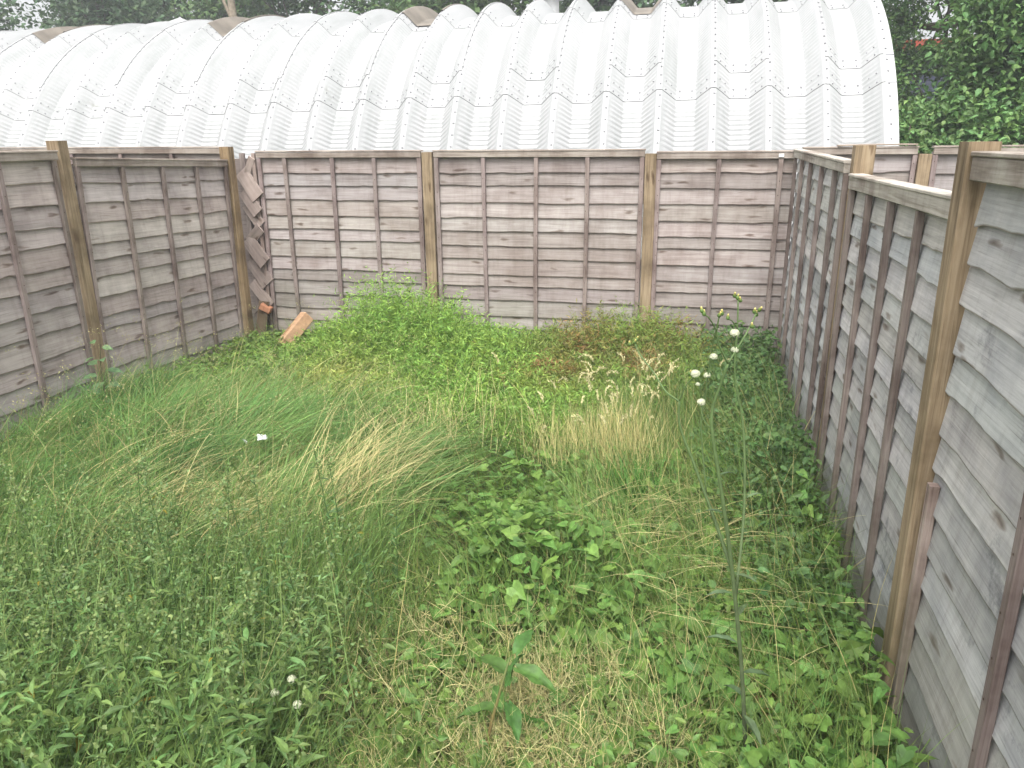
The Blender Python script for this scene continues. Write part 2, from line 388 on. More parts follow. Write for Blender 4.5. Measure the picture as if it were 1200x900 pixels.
# right fence: face looks toward -X
GR = M_right
fence_panel((XR + .045, 4.41), (XR + .045, 6.735), -.02, 1.765, 1.785, 14, [.36, .86, 1.38, 1.88], 31, 'far panel of the right fence running into the back corner', GR, M_rail_r, GP, wave=.007)
fence_panel((XR + .072, 2.62), (XR + .062, 4.325), -.02, 1.715, 1.705, 14, [.42, .84, 1.27], 32, 'lower middle panel of the right fence with a pale yellowish top rail', GR, M_rail_r, GP, wave=.007, end_a=False, rail_h=.06)
fence_panel((XR + .074, .70), (XR + .072, 2.522), -.02, 1.845, 1.845, 14, [.33, 1.1], 33, 'nearest right fence panel with rough splitting boards and black mould stains', GR, M_rail_r, GP, wave=.009, end_b=False, split=.012, endj=.018, rail_h=.065)
b = B(); beam(b, (XR + .045, 2.462, .86), (XR + .040, 2.468, .0), (0, 1, 0), .036, .03, .003, 6, (1.5, 1.45, 1.4)); tag(link('broken_batten', b.mesh('broken_batten', M_batten)), 'short broken batten standing beside the thick brown post on the right fence', 'batten')
fence_post(XR + .055, 2.572, 1.885, 'thick brown post standing proud on the right fence, nearest the camera', GQ, w=.10, d=.085, rot=R(90), lean=(.0, .01))
fence_post(XR + .075, 4.37, 1.855, 'brown post showing above the right fence between its middle and far panels', GQ)
# neighbours' fences in line with the back fence
GN = 'lap panels of the neighbouring gardens'
fence_panel((-4.30, YB + .04), (-6.02, YB + .04), -.02, 1.845, 1.855, 13, [.58, 1.15], 41, 'neighbouring back fence panel seen over the left fence, with a pale tag on its rail', M_back, M_rail, GN, batten_mat=M_batten_b)
fence_panel((-6.12, YB + .04), (-7.95, YB + .04), -.02, 1.86, 1.86, 13, [.46, .91, 1.37], 42, 'neighbouring back fence panel barely showing above the nearest left panel', M_back, M_rail, GN, batten_mat=M_batten_b)
fence_post(-6.07, YB + .035, 1.85, 'post of the neighbouring back fence hidden behind the left fence', GQ)
fence_panel((1.632, YB + .035), (.80, YB + .035), -.02, 1.80, 1.80, 13, [.42], 43, 'short neighbouring back fence panel just beyond the right fence with a loose slat on top', M_back, M_rail, GN, batten_mat=M_batten_b)
fence_post(1.69, YB + .03, 1.755, 'pale post of the neighbouring back fence beyond the right fence', GQ)
fence_panel((3.575, YB + .035), (1.745, YB + .035), -.02, 1.80, 1.80, 13, [.46, .91, 1.37], 44, 'neighbouring back fence panel below the trees, cut off by the photo edge', M_back, M_rail, GN, batten_mat=M_batten_b)
b = B(); beam(b, (1.05, YB + .0, 1.822), (1.62, YB - .0, 1.826), (0, 1, 0), .07, .012, .002, 6, (1, .95, .9), (.01, .004))
tag(link('loose_slat', b.mesh('loose_slat', M_rail)), 'loose weathered slat lying on top of the short fence panel beyond the right fence', 'wooden slat')
# small white staple-on tags
def tagbit(x, z, label):
    b = B(); beam(b, (x - .02, 6.75, z), (x + .02, 6.75, z + .001), (0, 0, 1), .026, .004, .0008, 2)
    tag(link('paper_tag', b.mesh('paper_tag', plain_mat('white_tag', (.8, .8, .78), .6, .05))), label, 'paper tag', 'white tags on the fences')
tagbit(.637, 1.752, 'small white tag stapled to the rail near the right back corner')
b = B(); beam(b, (-5.22, YB + .0, 1.815), (-5.18, YB + .0, 1.816), (0, 0, 1), .03, .012, .0015, 2)
tag(link('paper_tag', b.mesh('paper_tag', plain_mat('cream_tag', (.75, .74, .62), .6, .05))), 'small pale tag on the neighbouring fence rail above the left fence', 'paper tag', 'white tags on the fences')

# ------------------------------------------------------------------ broken corner filler
t = thing('broken_fence_strip', 'broken narrow strip of fence with splintered diagonal boards in the left back corner', 'broken fence', (-4.09, 6.80, 0))
b = B(); beam(b, (-.085, .02, -.02), (-.075, .02, 1.80), (1, 0, 0), .05, .03, .003, 8); link('upright', b.mesh('upright', M_batten), t)
b = B(); beam(b, (.075, -.03, -.02), (.07, -.03, 1.80), (1, 0, 0), .035, .026, .003, 8, (1.2, 1.15, 1.1)); link('upright', b.mesh('upright', M_batten), t)
b = B(); beam(b, (-.27, .058, 0.05), (.125, .058, 0.051), (0, 0, 1), 3.4, .012, .002, 4, (.5, .47, .45)); o = link('backing_board', b.mesh('backing_board', M_left), t)
o.location = (0, 0, 0)
for i, (zc, a, w, l, c) in enumerate([(1.66, 58, .06, .24, 1.15), (1.52, -52, .13, .30, .95), (1.36, -50, .11, .26, .8), (1.24, -48, .10, .26, .85), (1.05, 40, .09, .22, .9), (.90, -48, .13, .30, .8), (.70, -50, .14, .30, .72), (.48, -46, .10, .30, 1.0), (.30, 42, .10, .24, .8)]):
    b = B(); dx, dz = math.cos(R(a)) * l / 2, math.sin(R(a)) * l / 2
    yy = -.005 - .012 * (i % 3)
    beam(b, (-dx, yy + .02, zc - dz), (dx, yy - .045, zc + dz), (-dz, 0, dx), w * 1.12, .012, .002, 4, (c * .78, c * .72, c * .67), (0, .004))
    link('splintered_board', b.mesh('splintered_board', M_left), t)
b = B(); beam(b, (-4.08, 6.60, -.02), (-4.04, 6.72, .42), (.8, -.3, -.2), .13, .018, .002, 5, (.8, .72, .62))
tag(link('fallen_board', b.mesh('fallen_board', M_plank)), 'fallen brown board leaning in the left back corner beneath the broken strip', 'board')

# ------------------------------------------------------------------ bricks and litter
def brick_mesh(l, w, h, col, groove):
    b = B()
    g = .012
    def box(x0, x1, y0, y1, z0, z1):
        beam(b, (x0, (y0 + y1) / 2, (z0 + z1) / 2), (x1, (y0 + y1) / 2, (z0 + z1) / 2), (0, 1, 0), y1 - y0, z1 - z0, .006, 6)
    if groove:
        box(-l / 2, l / 2, -w / 2, w * .08, -h / 2, h / 2); box(-l / 2 + .012, l / 2 - .006, w * .08 + .001, w / 2, -h / 2, h * .12)
        beam(b, (-l * .25, -w * .12, h / 2 + .001), (l * .05, -w * .12, h / 2 + .001), (0, 1, 0), w * .16, .006, .002, 3, (.6, .55, .5))
    else: box(-l / 2, l / 2, -w / 2, w / 2, -h / 2, h / 2)
    return b.mesh('brick', plain_mat('brick_clay', col, .9, .22, 26., .15, use_tint=True))
o = link('brick', brick_mesh(.37, .20, .11, (.42, .26, .155), True))
o.matrix_world = Matrix.Translation((-3.56, 6.36, .23)) @ Matrix.Rotation(R(58), 4, 'Z') @ Matrix.Rotation(R(-40), 4, 'Y') @ Matrix.Rotation(R(-12), 4, 'X')
tag(o, 'stepped orange brick leaning in the weeds by the back fence', 'brick')
o = link('brick', brick_mesh(.105, .08, .06, (.40, .19, .11), False))
o.matrix_world = Matrix.Translation((-4.01, 6.69, .36)) @ Matrix.Rotation(R(8), 4, 'Z') @ Matrix.Rotation(R(28), 4, 'Y')
tag(o, 'orange broken brick resting on the fallen board in the left back corner', 'brick')
o = link('brick', brick_mesh(.2, .1, .065, (.33, .11, .075), False))
o.matrix_world = Matrix.Translation((.40, 2.33, .06)) @ Matrix.Rotation(R(25), 4, 'Z')
tag(o, 'red brick half hidden under the weeds at the foot of the right fence', 'brick')
def litter(loc, s, label, seed):
    rr = np.random.default_rng(seed); b = B()
    n = 9; xs, ys = np.meshgrid(np.linspace(-1, 1, n), np.linspace(-.6, .6, n))
    z = .55 * (vnoise(xs * 2 + seed, ys * 2, seed) - .5) + .35 * (vnoise(xs * 5, ys * 5, seed) - .5) + .4 * np.abs(xs) * ys
    V = np.stack([xs, ys, z], -1).reshape(-1, 3) * s
    i, j = np.meshgrid(np.arange(n - 1), np.arange(n - 1)); a = (j * n + i).ravel()
    b.add(V, [np.stack([a, a + 1, a + 1 + n, a + n], 1)])
    V2 = V - np.array([0, 0, .003]); b.add(V2, [np.stack([a, a + n, a + 1 + n, a + 1], 1)])
    o = link('litter_scrap', b.mesh('litter_scrap', plain_mat('white_scrap', (.8, .8, .8), .5, .06))); o.location = loc; o.rotation_euler = (.5, .3, seed)
    return tag(o, label, 'litter')
litter((-2.28, 3.62, .34), .027, 'white crumpled scrap lying on the long grass at left', 1)
litter((-2.37, 3.59, .32), .022, 'smaller white scrap beside the crumpled one on the long grass', 2)
litter((-3.80, 6.52, .10), .05, 'pale stony scrap at the foot of the broken corner strip', 3)

# ------------------------------------------------------------------ corrugated arch hut
HR, HPER, HDEP = 3.843, .61, .185
def arch_strip(a0, a1, r0, step, mi=0, lift=0., crimp=1.):
    """one trough from crest to crest, angles in degrees from the front base"""
    prof = [(0, 0), (.028, 0), (.034, .004), (.10, .075), (.185, .176), (.20, .185), (.215, .187), (.305, .187), (.395, .187), (.41, .185), (.425, .176), (.51, .075), (.576, .004), (.582, 0), (.609, -.004), (.613, -.002), (.614, .034)]
    n = max(4, int((a1 - a0) / step)); A = np.linspace(R(a0), R(a1), n + 1)
    s = A * HR; k = len(prof); V = []
    for j, (x, d) in enumerate(prof):
        amp = .0062 * crimp * min(1., max(0., (d - .01) / .10))
        if crimp: rip = amp * np.sin(2 * math.pi * s / .066)
        else: rip = 0 * s
        env = np.clip(np.minimum(s - R(a0) * HR, R(a1) * HR - s) / .12, 0, 1) if crimp else 1
        r = HR - d + lift + rip * env
        V.append(np.stack([np.full(n + 1, x), -r * np.cos(A), r * np.sin(A)], 1))
    V = np.concatenate(V); F = []
    a = np.arange(n)
    for j in range(k - 1):
        F.append(np.stack([j * (n + 1) + a, (j + 1) * (n + 1) + a, (j + 1) * (n + 1) + a + 1, j * (n + 1) + a + 1], 1))
    return V, F
def bolt(b, x, ang, r, s=.0105):
    A = R(ang); n = np.array([0, -math.cos(A), math.sin(A)]); t = np.array([0, math.sin(A), math.cos(A)]); X = np.array([1., 0, 0])
    c = np.array([x, 0, 0]) + n * r; V = []
    for rad, h in ((s, -.002), (s, .006), (s * .55, .009)):
        for k in range(6):
            q = k * math.pi / 3; V.append(c + n * h + rad * (math.cos(q) * X + math.sin(q) * t))
    F = [[i * 6 + k, i * 6 + (k + 1) % 6, (i + 1) * 6 + (k + 1) % 6, (i + 1) * 6 + k] for i in range(2) for k in range(6)]
    b.add(V, [np.array(F), np.array([[12 + k for k in range(6)]])], (1, 1, 1), None, 1)
def add_bolts(b, kind):
    cuts = [39.2, 67.3] if kind == 0 else [39.2, 45.3, 67.3]
    a = 24.
    while a < 100:
        bolt(b, .012, a, HR + .004 + (.009 if a > 39.2 else 0) + (.009 if kind and a > 45.3 else 0)); a += 2.35 if a < 39 else 2.0
    for i, c in enumerate(cuts):
        up = .009 * (i + 1)
        for x, d in ((.235, .187), (.375, .187)):
            bolt(b, x, c + .5, HR - d + .003 + up); bolt(b, x, c + 2.0, HR - d + .003 + up)
        for x, d in ((.075, .045), (.135, .118), (.475, .118), (.535, .045)):
            bolt(b, x, c + .5, HR - d + .004 + up, .008); bolt(b, x, c + 2.4, HR - d + .004 + up, .008)
def rib_mesh(kind):
    """one continuous trough from the front base over the crown to the rear base, stepped where its sheets lap"""
    prof = [(0, 0), (.028, 0), (.034, .004), (.10, .075), (.185, .176), (.20, .185), (.215, .187), (.305, .187), (.395, .187), (.41, .185), (.425, .176), (.51, .075), (.576, .004), (.582, 0), (.609, -.004), (.613, -.002), (.614, .034)]
    cuts = [0, 39.2, 67.3, 112.7, 180] if kind == 0 else [0, 39.2, 45.3, 67.3, 112.7, 180]
    AA = []; LF = []; EN = []; ED = []
    for i in range(len(cuts) - 1):
        a0, a1 = cuts[i], cuts[i + 1]; step = .25 if a0 < 60 else 1.2
        n = max(3, int((a1 - a0) / step)); A = np.concatenate([[a0 + .02], np.linspace(a0 + .075, a1 - .075, n + 1), [a1 - .02]]); n = len(A) - 1
        s = np.minimum(A - a0, a1 - A) * math.pi / 180 * HR
        AA.append(A); LF.append(np.full(n + 1, .009 * min(i, len(cuts) - 3 if i < len(cuts) - 2 else 0))); e = np.ones(n + 1); e[0] = e[-1] = .72; ED.append(e)
        EN.append(np.clip(s / .12, 0, 1) * (1. if i == 0 else .85 if a0 < 60 else 0.))
    A = np.radians(np.concatenate(AA)); LF = np.concatenate(LF); EN = np.concatenate(EN); k = len(prof); n1 = len(A); V = []
    for (x, d) in prof:
        amp = .0075 * min(1., max(0., (d - .01) / .10))
        r = HR - d + LF + amp * EN * np.sin(2 * math.pi * A * HR / .066)
        V.append(np.stack([np.full(n1, x), -r * np.cos(A), r * np.sin(A)], 1))
    a = np.arange(n1 - 1)
    F = [np.stack([j * n1 + a, (j + 1) * n1 + a, (j + 1) * n1 + a + 1, j * n1 + a + 1], 1) for j in range(k - 1)]
    ED = np.tile(np.concatenate(ED), k)[:, None] * np.ones((1, 3)); ED[:n1] *= .8; ED[-n1:] *= .8      # grime along the laps
    b = B(); b.add(np.concatenate(V), F, ED); add_bolts(b, kind); return b.mesh('arch_rib', [M_white, M_bolt])
def crown_mesh():
    b = B(); V, F = arch_strip(70.2, 110, 0, .9, 0, .036, 0.); b.add(V[15:] if 0 else V, F); return b.mesh('roof_light', M_tan)
hut = thing('corrugated_hut', 'long white arched hut of corrugated steel ribs behind the back fence', 'hut', matrix=Matrix.Translation((0, 12.77, -.004)) @ Matrix.Rotation(.021, 4, 'Z') @ Matrix.Rotation(-.0095, 4, 'Y'))
RM = [rib_mesh(0), rib_mesh(1)]; CT = crown_mesh()
x_end = 1.905
for k in range(36):
    o = link('arch_rib', RM[(k + 1) % 2], hut, Matrix.Translation((x_end - HPER * (k + 1), 0, 0)))
    if k % 5 == 4:
        link('roof_light', CT, o)['label'] = 'tan translucent roof light'
b = B()                                                          # end flange
n = 180; A = np.linspace(0, math.pi, n + 1); V = []
for x, r in ((1.902, HR + .002), (1.93, HR + .002), (2.022, HR + .0), (2.03, HR - .02), (2.03, HR - .26)):
    V.append(np.stack([np.full(n + 1, x), -r * np.cos(A), r * np.sin(A)], 1))
a = np.arange(n); F = [np.stack([j * (n + 1) + a, (j + 1) * (n + 1) + a, (j + 1) * (n + 1) + a + 1, j * (n + 1) + a + 1], 1) for j in range(4)]
b.add(np.concatenate(V), F)
ang = 26.
while ang < 100: bolt(b, 1.945, ang, HR + .004); ang += 2.6
for ang in (39.2, 45.3):
    Aa = R(ang)
    beam(b, (1.935, -(HR + .003) * math.cos(Aa), (HR + .003) * math.sin(Aa)), (2.026, -(HR + .003) * math.cos(Aa), (HR + .003) * math.sin(Aa)), (0, math.sin(Aa), math.cos(Aa)), .008, .004, .0008, 1, (.45, .45, .5))
link('end_flange', b.mesh('end_flange', [M_white, M_bolt]), hut)
def endwall(x):
    b = B(); m = 60; ys = np.linspace(-HR + .2, HR - .2, m); zt = np.sqrt(np.maximum((HR - .2) ** 2 - ys ** 2, .0)) + .02
    xo = x + .015 * np.where(np.arange(m) % 2, 1, -1)
    V = np.concatenate([np.stack([xo, ys, np.zeros(m)], 1), np.stack([xo, ys, zt], 1)]); a = np.arange(m - 1)
    b.add(V, [np.stack([a, a + 1, a + 1 + m, a + m], 1)]); return b.mesh('end_wall', M_white)
link('end_wall', endwall(1.85), hut); link('end_wall', endwall(x_end - HPER * 36 + .1), hut)
b = B()
tube(b, [(0, 0, 3.70), (0, 0, 3.96)], .15, 16); tube(b, [(0, 0, 3.965), (0, 0, 3.985), (0, 0, 4.03), (0, 0, 4.05)], [.24, .24, .13, .02], 16)
link('roof_vent', b.mesh('roof_vent', plain_mat('grey_vent', (.5, .5, .5), .5, .1)), hut, Matrix.Translation((-2.35, .35, 0)))
b = B()
beam(b, (0, 0, 3.75), (0, 0, 4.0), (1, 0, 0), .34, .34, .01, 2); b.add([(-.2, -.2, 4.002), (.2, -.2, 4.002), (.2, .2, 4.002), (-.2, .2, 4.002), (0, 0, 4.11)], [np.array([[0, 1, 4], [1, 2, 4], [2, 3, 4], [3, 0, 4]]), np.array([[3, 2, 1, 0]])])
link('roof_vent', b.mesh('roof_vent', M_white), hut, Matrix.Translation((-9.1, .9, 0)))

# ------------------------------------------------------------------ foliage tools
def unit(v): return v / (np.linalg.norm(v, axis=1)[:, None] + 1e-9)
T_LANCE = (np.array([(0, 0, 0), (-.5, .33, .07), (0, .33, 0), (.5, .33, .07), (-.36, .68, .02), (0, .68, -.06), (.36, .68, .02), (0, 1, -.16)]),
           np.array([[0, 2, 1], [0, 3, 2], [4, 5, 7], [5, 6, 7]]), np.array([[1, 2, 5, 4], [2, 3, 6, 5]]))
T_HEART = (np.array([(0, .04, 0), (-.30, -.13, .05), (-.50, .10, .09), (-.40, .45, .05), (0, .40, -.02), (.40, .45, .05), (.50, .10, .09), (.30, -.13, .05), (-.17, .75, 0), (0, .72, -.05), (.17, .75, 0), (0, 1.03, -.12)]),
           np.array([[0, 2, 1], [0, 7, 6], [8, 9, 11], [9, 10, 11]]), np.array([[0, 4, 3, 2], [0, 6, 5, 4], [3, 4, 9, 8], [4, 5, 10, 9]]))
T_OVATE = (np.array([(0, 0, 0), (-.42, .22, .08), (0, .25, 0), (.42, .22, .08), (-.5, .5, .05), (0, .52, -.03), (.5, .5, .05), (-.28, .8, 0), (0, .8, -.08), (.28, .8, 0), (0, 1.05, -.17)]),
           np.array([[0, 2, 1], [0, 3, 2], [7, 8, 10], [8, 9, 10]]), np.array([[1, 2, 5, 4], [2, 3, 6, 5], [4, 5, 8, 7], [5, 6, 9, 8]]))
T_DIAM = (np.array([(0, 0, 0), (-.5, .45, .06), (.5, .45, .06), (0, 1, -.05)]), np.array([[0, 2, 1], [1, 2, 3]]), np.zeros((0, 4), int))

def big_leaf(nr=9, nc=7, wob=.05):
    t = np.linspace(0, 1, nr); w = np.sin(np.pi * np.clip(t * .93 + .05, 0, 1)) ** .8 * (1 - .35 * t); V = []
    for i in range(nr):
        for j in range(nc):
            u = (j / (nc - 1) - .5) * 2
            V.append((u * w[i] * .5, t[i] - .10 * abs(u) * (t[i] < .3), .10 * abs(u) ** 1.3 * w[i] + wob * math.sin(t[i] * 13 + 4 * u) * abs(u) - .32 * t[i] ** 2.2 - (.012 if j == nc // 2 else 0)))
    Q = [[i * nc + j, i * nc + j + 1, (i + 1) * nc + j + 1, (i + 1) * nc + j] for i in range(nr - 1) for j in range(nc - 1)]
    return np.array(V), np.zeros((0, 3), int), np.array(Q)
T_BIG = big_leaf()

def place(T, P, D, Nn, length, width, cols):
    """leaf template at P, along D, facing Nn"""
    tv, t3, t4 = T; n = len(P)
    D = unit(D); S = unit(np.cross(D, Nn)); Nn = np.cross(S, D)
    length = np.broadcast_to(length, (n,)); width = np.broadcast_to(width, (n,))
    V = P[:, None, :] + tv[None, :, 0:1] * S[:, None, :] * width[:, None, None] + tv[None, :, 1:2] * D[:, None, :] * length[:, None, None] + tv[None, :, 2:3] * Nn[:, None, :] * length[:, None, None]
    k = len(tv); off = (np.arange(n) * k)[:, None, None]
    F = [(t3[None] + off).reshape(-1, 3)] if len(t3) else []
    if len(t4): F.append((t4[None] + off).reshape(-1, 4))
    return V.reshape(-1, 3), F, np.repeat(cols, k, axis=0)

def blades(P, az, L, lean, bend, w, cols, segs=5, curl=None, minz=None, wexp=1.6):
    n = len(P); t = np.linspace(0, 1, segs + 1); curl = np.zeros(n) if curl is None else curl
    pos = P.copy(); rows = []
    side0 = np.stack([-np.sin(az), np.cos(az), np.zeros(n)], 1)
    tw = rng.uniform(-.9, .9, n)
    for i in range(segs + 1):
        th = lean + bend * t[i]; a = az + curl * t[i]
        d = np.stack([np.cos(a) * np.sin(th), np.sin(a) * np.sin(th), np.cos(th)], 1)
        sd = np.stack([-np.sin(a), np.cos(a), np.zeros(n)], 1); up = np.cross(d, sd)
        sd = sd * np.cos(tw)[:, None] + up * np.sin(tw)[:, None]
        ww = w * (1 - .96 * t[i] ** wexp)
        rows.append((pos - sd * ww[:, None] / 2, pos + sd * ww[:, None] / 2))
        pos = pos + d * (L / segs)[:, None]
        if minz is not None: pos[:, 2] = np.maximum(pos[:, 2], minz)
    V = np.stack([v for r in rows for v in r], 1)          # n, 2(segs+1), 3
    k = 2 * (segs + 1); off = (np.arange(n) * k)[:, None, None]
    q = np.array([[2 * i, 2 * i + 1, 2 * i + 3, 2 * i + 2] for i in range(segs)])
    return V.reshape(-1, 3), [(q[None] + off).reshape(-1, 4)], np.repeat(cols, k, axis=0), pos

class Veg:
    def __init__(s): s.V = []; s.F = []; s.C = []; s.n = 0
    def add(s, V, F, C, *_):
        s.V.append(V); s.C.append(C); s.F += [f + s.n for f in F]; s.n += len(V)
    def obj(s, name, mat, parent=None, smooth=False):
        V = np.concatenate(s.V); C = np.concatenate(s.C)
        F3 = [f for f in s.F if f.shape[1] == 3]; F4 = [f for f in s.F if f.shape[1] == 4]
        F = ([np.concatenate(F3)] if F3 else []) + ([np.concatenate(F4)] if F4 else [])
        return link(name, _mesh(name, V, F, mat, C, smooth=smooth), parent)
    def stuff(s, name, mat, label=None, cat=None):
        o = s.obj(name, mat); o['kind'] = 'stuff'
        if label: o['label'] = label; o['category'] = cat
        return o

def tone(n, base, var=.22, hue=.12):
    base = np.array(base); k = rng.uniform(1 - var, 1 + var, n)[:, None]
    h = rng.uniform(-hue, hue, n)[:, None] * np.array([[1.2, 0, -.6]])
    return np.clip(base[None] * k * (1 + h), .004, 1)
def mixc(a, b, f): return a * (1 - f[:, None]) + b * f[:, None]

def inside(x, y): return (x > -4.12) & (x < .70) & (y > .75) & (y < 6.74)
def scatter(n, x0, x1, y0, y1, dens=None):
    x = rng.uniform(x0, x1, n); y = rng.uniform(y0, y1, n); k = inside(x, y)
    if dens is not None: k &= rng.uniform(0, 1, n) < dens(x, y)
    return x[k], y[k]
def bump(x, y, cx, cy, rx, ry, p=2.):
    return np.exp(-(np.abs((x - cx) / rx) ** p + np.abs((y - cy) / ry) ** p))

# zone weights, in garden metres
def w_weeds(x, y): return sst(-.75, -1.15, x + .18 * (y - 1.4) + .25 * (fbm(x * 2, y * 2, 8) - .5)) * (1 - sst(2.35, 3.0, y - .10 * (x + 2.2) + .5 * (fbm(x * 1.5, y * 1.5, 9) - .5)))
def w_creep(x, y): return np.clip(sst(.55, .15, np.abs(x + 3.72) + .3 * (fbm(x * 2, y * 2, 75) - .4)) * sst(4.5, 5.0, y) + .9 * bump(x, y, -3.6, 6.0, .6, .6), 0, 1)
def w_lodge(x, y): return (1 - sst(-1.9, -1.1, x)) * sst(2.2, 2.9, y) * (1 - sst(4.4, 5.1, y + .30 * (x + 2.5) + .5 * (fbm(x * 1.6, y * 1.6, 77) - .5))) * (1 - w_creep(x, y))
def w_cleav(x, y): return np.clip(bump(x, y, -2.3, 6.1, 1.2, 1.05, 3) + .9 * bump(x, y, -1.5, 5.5, 1.1, .85, 3) + .6 * bump(x, y, -2.1, 5.1, .9, .5), 0, 1)
def h_cleav(x, y): return .11 + .35 * bump(x, y, -2.5, 6.3, .48, .5) + .14 * bump(x, y, -1.8, 6.1, .8, .6) + .16 * (fbm(x * 2.6, y * 2.6, 4) - .45)
def w_strip(x, y): return np.clip(bump(x, y, -.75, 6.15, .85, .55, 4) + 1.5 * bump(x, y, -.25, 6.1, .32, .35), 0, 1)
def w_nettle(x, y): return np.clip(sst(.02, .28, x + .2 * (fbm(x * 3, y * 2, 5) - .5)) * sst(3.6, 4.2, y) + .5 * bump(x, y, .5, 3.2, .25, 1.), 0, 1)
def w_bind(x, y): return np.clip(1.0 * bump(x, y, -.58, 2.75, .36, .45, 3) + .85 * bump(x, y, .22, 2.25, .5, .75, 4) + .35 * bump(x, y, -.75, 3.6, .5, .6) + .5 * bump(x, y, -.3, 1.9, .6, .4) + .18 * (x > -1.0), 0, 1)
def w_tan(x, y): return np.clip(bump(x, y, -.62, 1.95, .36, .33) + .9 * bump(x, y, -.25, 2.05, .3, .22) + .5 * bump(x, y, -.9, 2.2, .2, .3), 0, 1)

# ------------------------------------------------------------------ base sward, everywhere
G1 = (.145, .225, .062)
v = Veg()
def dens_base(x, y): return 1 - .75 * w_weeds(x, y) - .75 * w_cleav(x, y) - .6 * w_strip(x, y) - .6 * w_creep(x, y)
x, y = scatter(60000, -4.12, .70, .8, 6.74, dens_base); n = len(x)
flow = 2 * math.pi * fbm(x * .55, y * .55, 12) * 1.6
az = flow + rng.normal(0, .7, n)
tuft = fbm(x * 2.6, y * 2.6, 21)
lod = w_lodge(x, y)
az = np.where(rng.uniform(0, 1, n) < lod, R(28) + .9 * (fbm(x * .8, y * .8, 17) - .5) + rng.normal(0, .28, n), az)
L = rng.uniform(.16, .40, n) * (.65 + .8 * tuft) * (1 + .15 * lod)
lean = rng.uniform(.15, .9, n) * (1 - lod) + lod * rng.uniform(.5, 1.15, n)
bend = rng.uniform(.3, 1.2, n)
c = tone(n, G1, .3, .14); dryf = (rng.uniform(0, 1, n) < .10 + .10 * (fbm(x * 1.2, y * 1.2, 30) > .55)).astype(float)
c = mixc(c, tone(n, (.25, .20, .09), .25, .05), dryf * .85)
yel = sst(.45, .7, fbm(x * .9, y * .9, 33)); c = mixc(c, tone(n, (.115, .16, .04), .2, .1), yel * .6)
v.add(*blades(np.stack([x, y, gz(x, y)], 1), az, L, lean, bend, rng.uniform(.0028, .0055, n), c, 5, rng.normal(0, .4, n)))
v.stuff('meadow_grass', M_grass, 'unmown green grass covering the garden between the fences', 'grass')

# long lodged grass, combed by the wind
v = Veg()
x, y = scatter(58000, -4.12, -.7, 2.2, 5.7, lambda x, y: np.clip(1.2 * w_lodge(x, y), 0, 1)); n = len(x)
az = R(24) + 2.4 * (fbm(x * .8, y * .8, 17) - .5) + 1.3 * (fbm(x * 3, y * 3, 18) - .5) + rng.normal(0, .3, n)
clump = fbm(x * 2.2, y * 3.0, 40)
cc_ = np.stack([rng.uniform(-4.2, -.6, 330), rng.uniform(2.1, 5.8, 330)], 1)                     # tussocks, each fallen its own way
near = np.concatenate([np.argmin((xx[:, None] - cc_[None, :, 0]) ** 2 + (yy[:, None] - cc_[None, :, 1]) ** 2, 1) for xx, yy in zip(np.array_split(x, 20), np.array_split(y, 20))])
az = az + rng.normal(0, .55, 330)[near]; cl_l = rng.uniform(.55, 1.15, 330)[near]; cl_z = rng.uniform(-.03, .09, 330)[near]; cl_c = rng.uniform(.72, 1.25, 330)[near]; cl_y = rng.uniform(-.45, .4, 330).clip(0)[near]
L = rng.uniform(.24, .66, n) * (.7 + .6 * clump) * cl_l
lean = rng.uniform(.6, 1.15, n); bend = 1.65 - lean + rng.normal(0, .3, n)
z = gz(x, y) + .16 * (clump - .45) * w_lodge(x, y) + cl_z * w_lodge(x, y)
c = mixc(tone(n, (.10, .215, .068), .25, .1), tone(n, (.185, .315, .115), .2, .1), sst(.3, .7, fbm(x * 1.3, y * 2.5, 19)) * sst(-3.7, -2.2, x))
c = mixc(c, tone(n, (.24, .28, .09), .2, .1), cl_y) * cl_c[:, None]
dr = (rng.uniform(0, 1, n) < .05).astype(float); c = mixc(c, tone(n, (.34, .28, .13), .2, .05), dr)
v.add(*blades(np.stack([x, y, z], 1), az, L, lean, bend, rng.uniform(.0016, .0052, n), c, 7, rng.normal(0, .5, n), .02))
x, y = scatter(14000, -4.12, -.8, 2.3, 5.4, lambda x, y: np.clip(w_lodge(x, y), 0, 1)); n = len(x); lean = rng.uniform(.2, 1.2, n)
v.add(*blades(np.stack([x, y, gz(x, y) + rng.uniform(0, .16, n)], 1), rng.uniform(0, 6.28, n), rng.uniform(.15, .5, n), lean, rng.uniform(.1, 1.2, n), rng.uniform(.002, .006, n), mixc(tone(n, (.14, .23, .07), .3, .12), tone(n, (.36, .31, .16), .25, .06), (rng.uniform(0, 1, n) < .10).astype(float)), 5, rng.normal(0, .8, n), .02))
x, y = scatter(420, -4.0, -1.0, 2.4, 5.2, lambda x, y: np.clip(w_lodge(x, y), 0, 1)); n = len(x)
V, F, C, tip = blades(np.stack([x, y, gz(x, y) + .08], 1), R(30) + rng.normal(0, .7, n), rng.uniform(.45, .75, n), rng.uniform(.2, .8, n), rng.uniform(.2, .8, n), np.full(n, .0024), tone(n, (.38, .34, .18), .2, .06), 6, rng.normal(0, .3, n), .05, 4.); v.add(V, F, C)
q = np.repeat(np.arange(n), 14); m = len(q); P = tip[q] + rng.normal(0, 1, (m, 3)) * np.array([.022, .022, .014]); sz = rng.uniform(.007, .014, m)
v.add(*place(T_DIAM, P, rng.normal(0, 1, (m, 3)), rng.normal(0, 1, (m, 3)), sz, sz * .4, tone(m, (.40, .36, .20), .2, .06)))
v.stuff('lodged_grass', M_grass, 'long fine grass lying combed over in waves beside the left fence', 'grass')

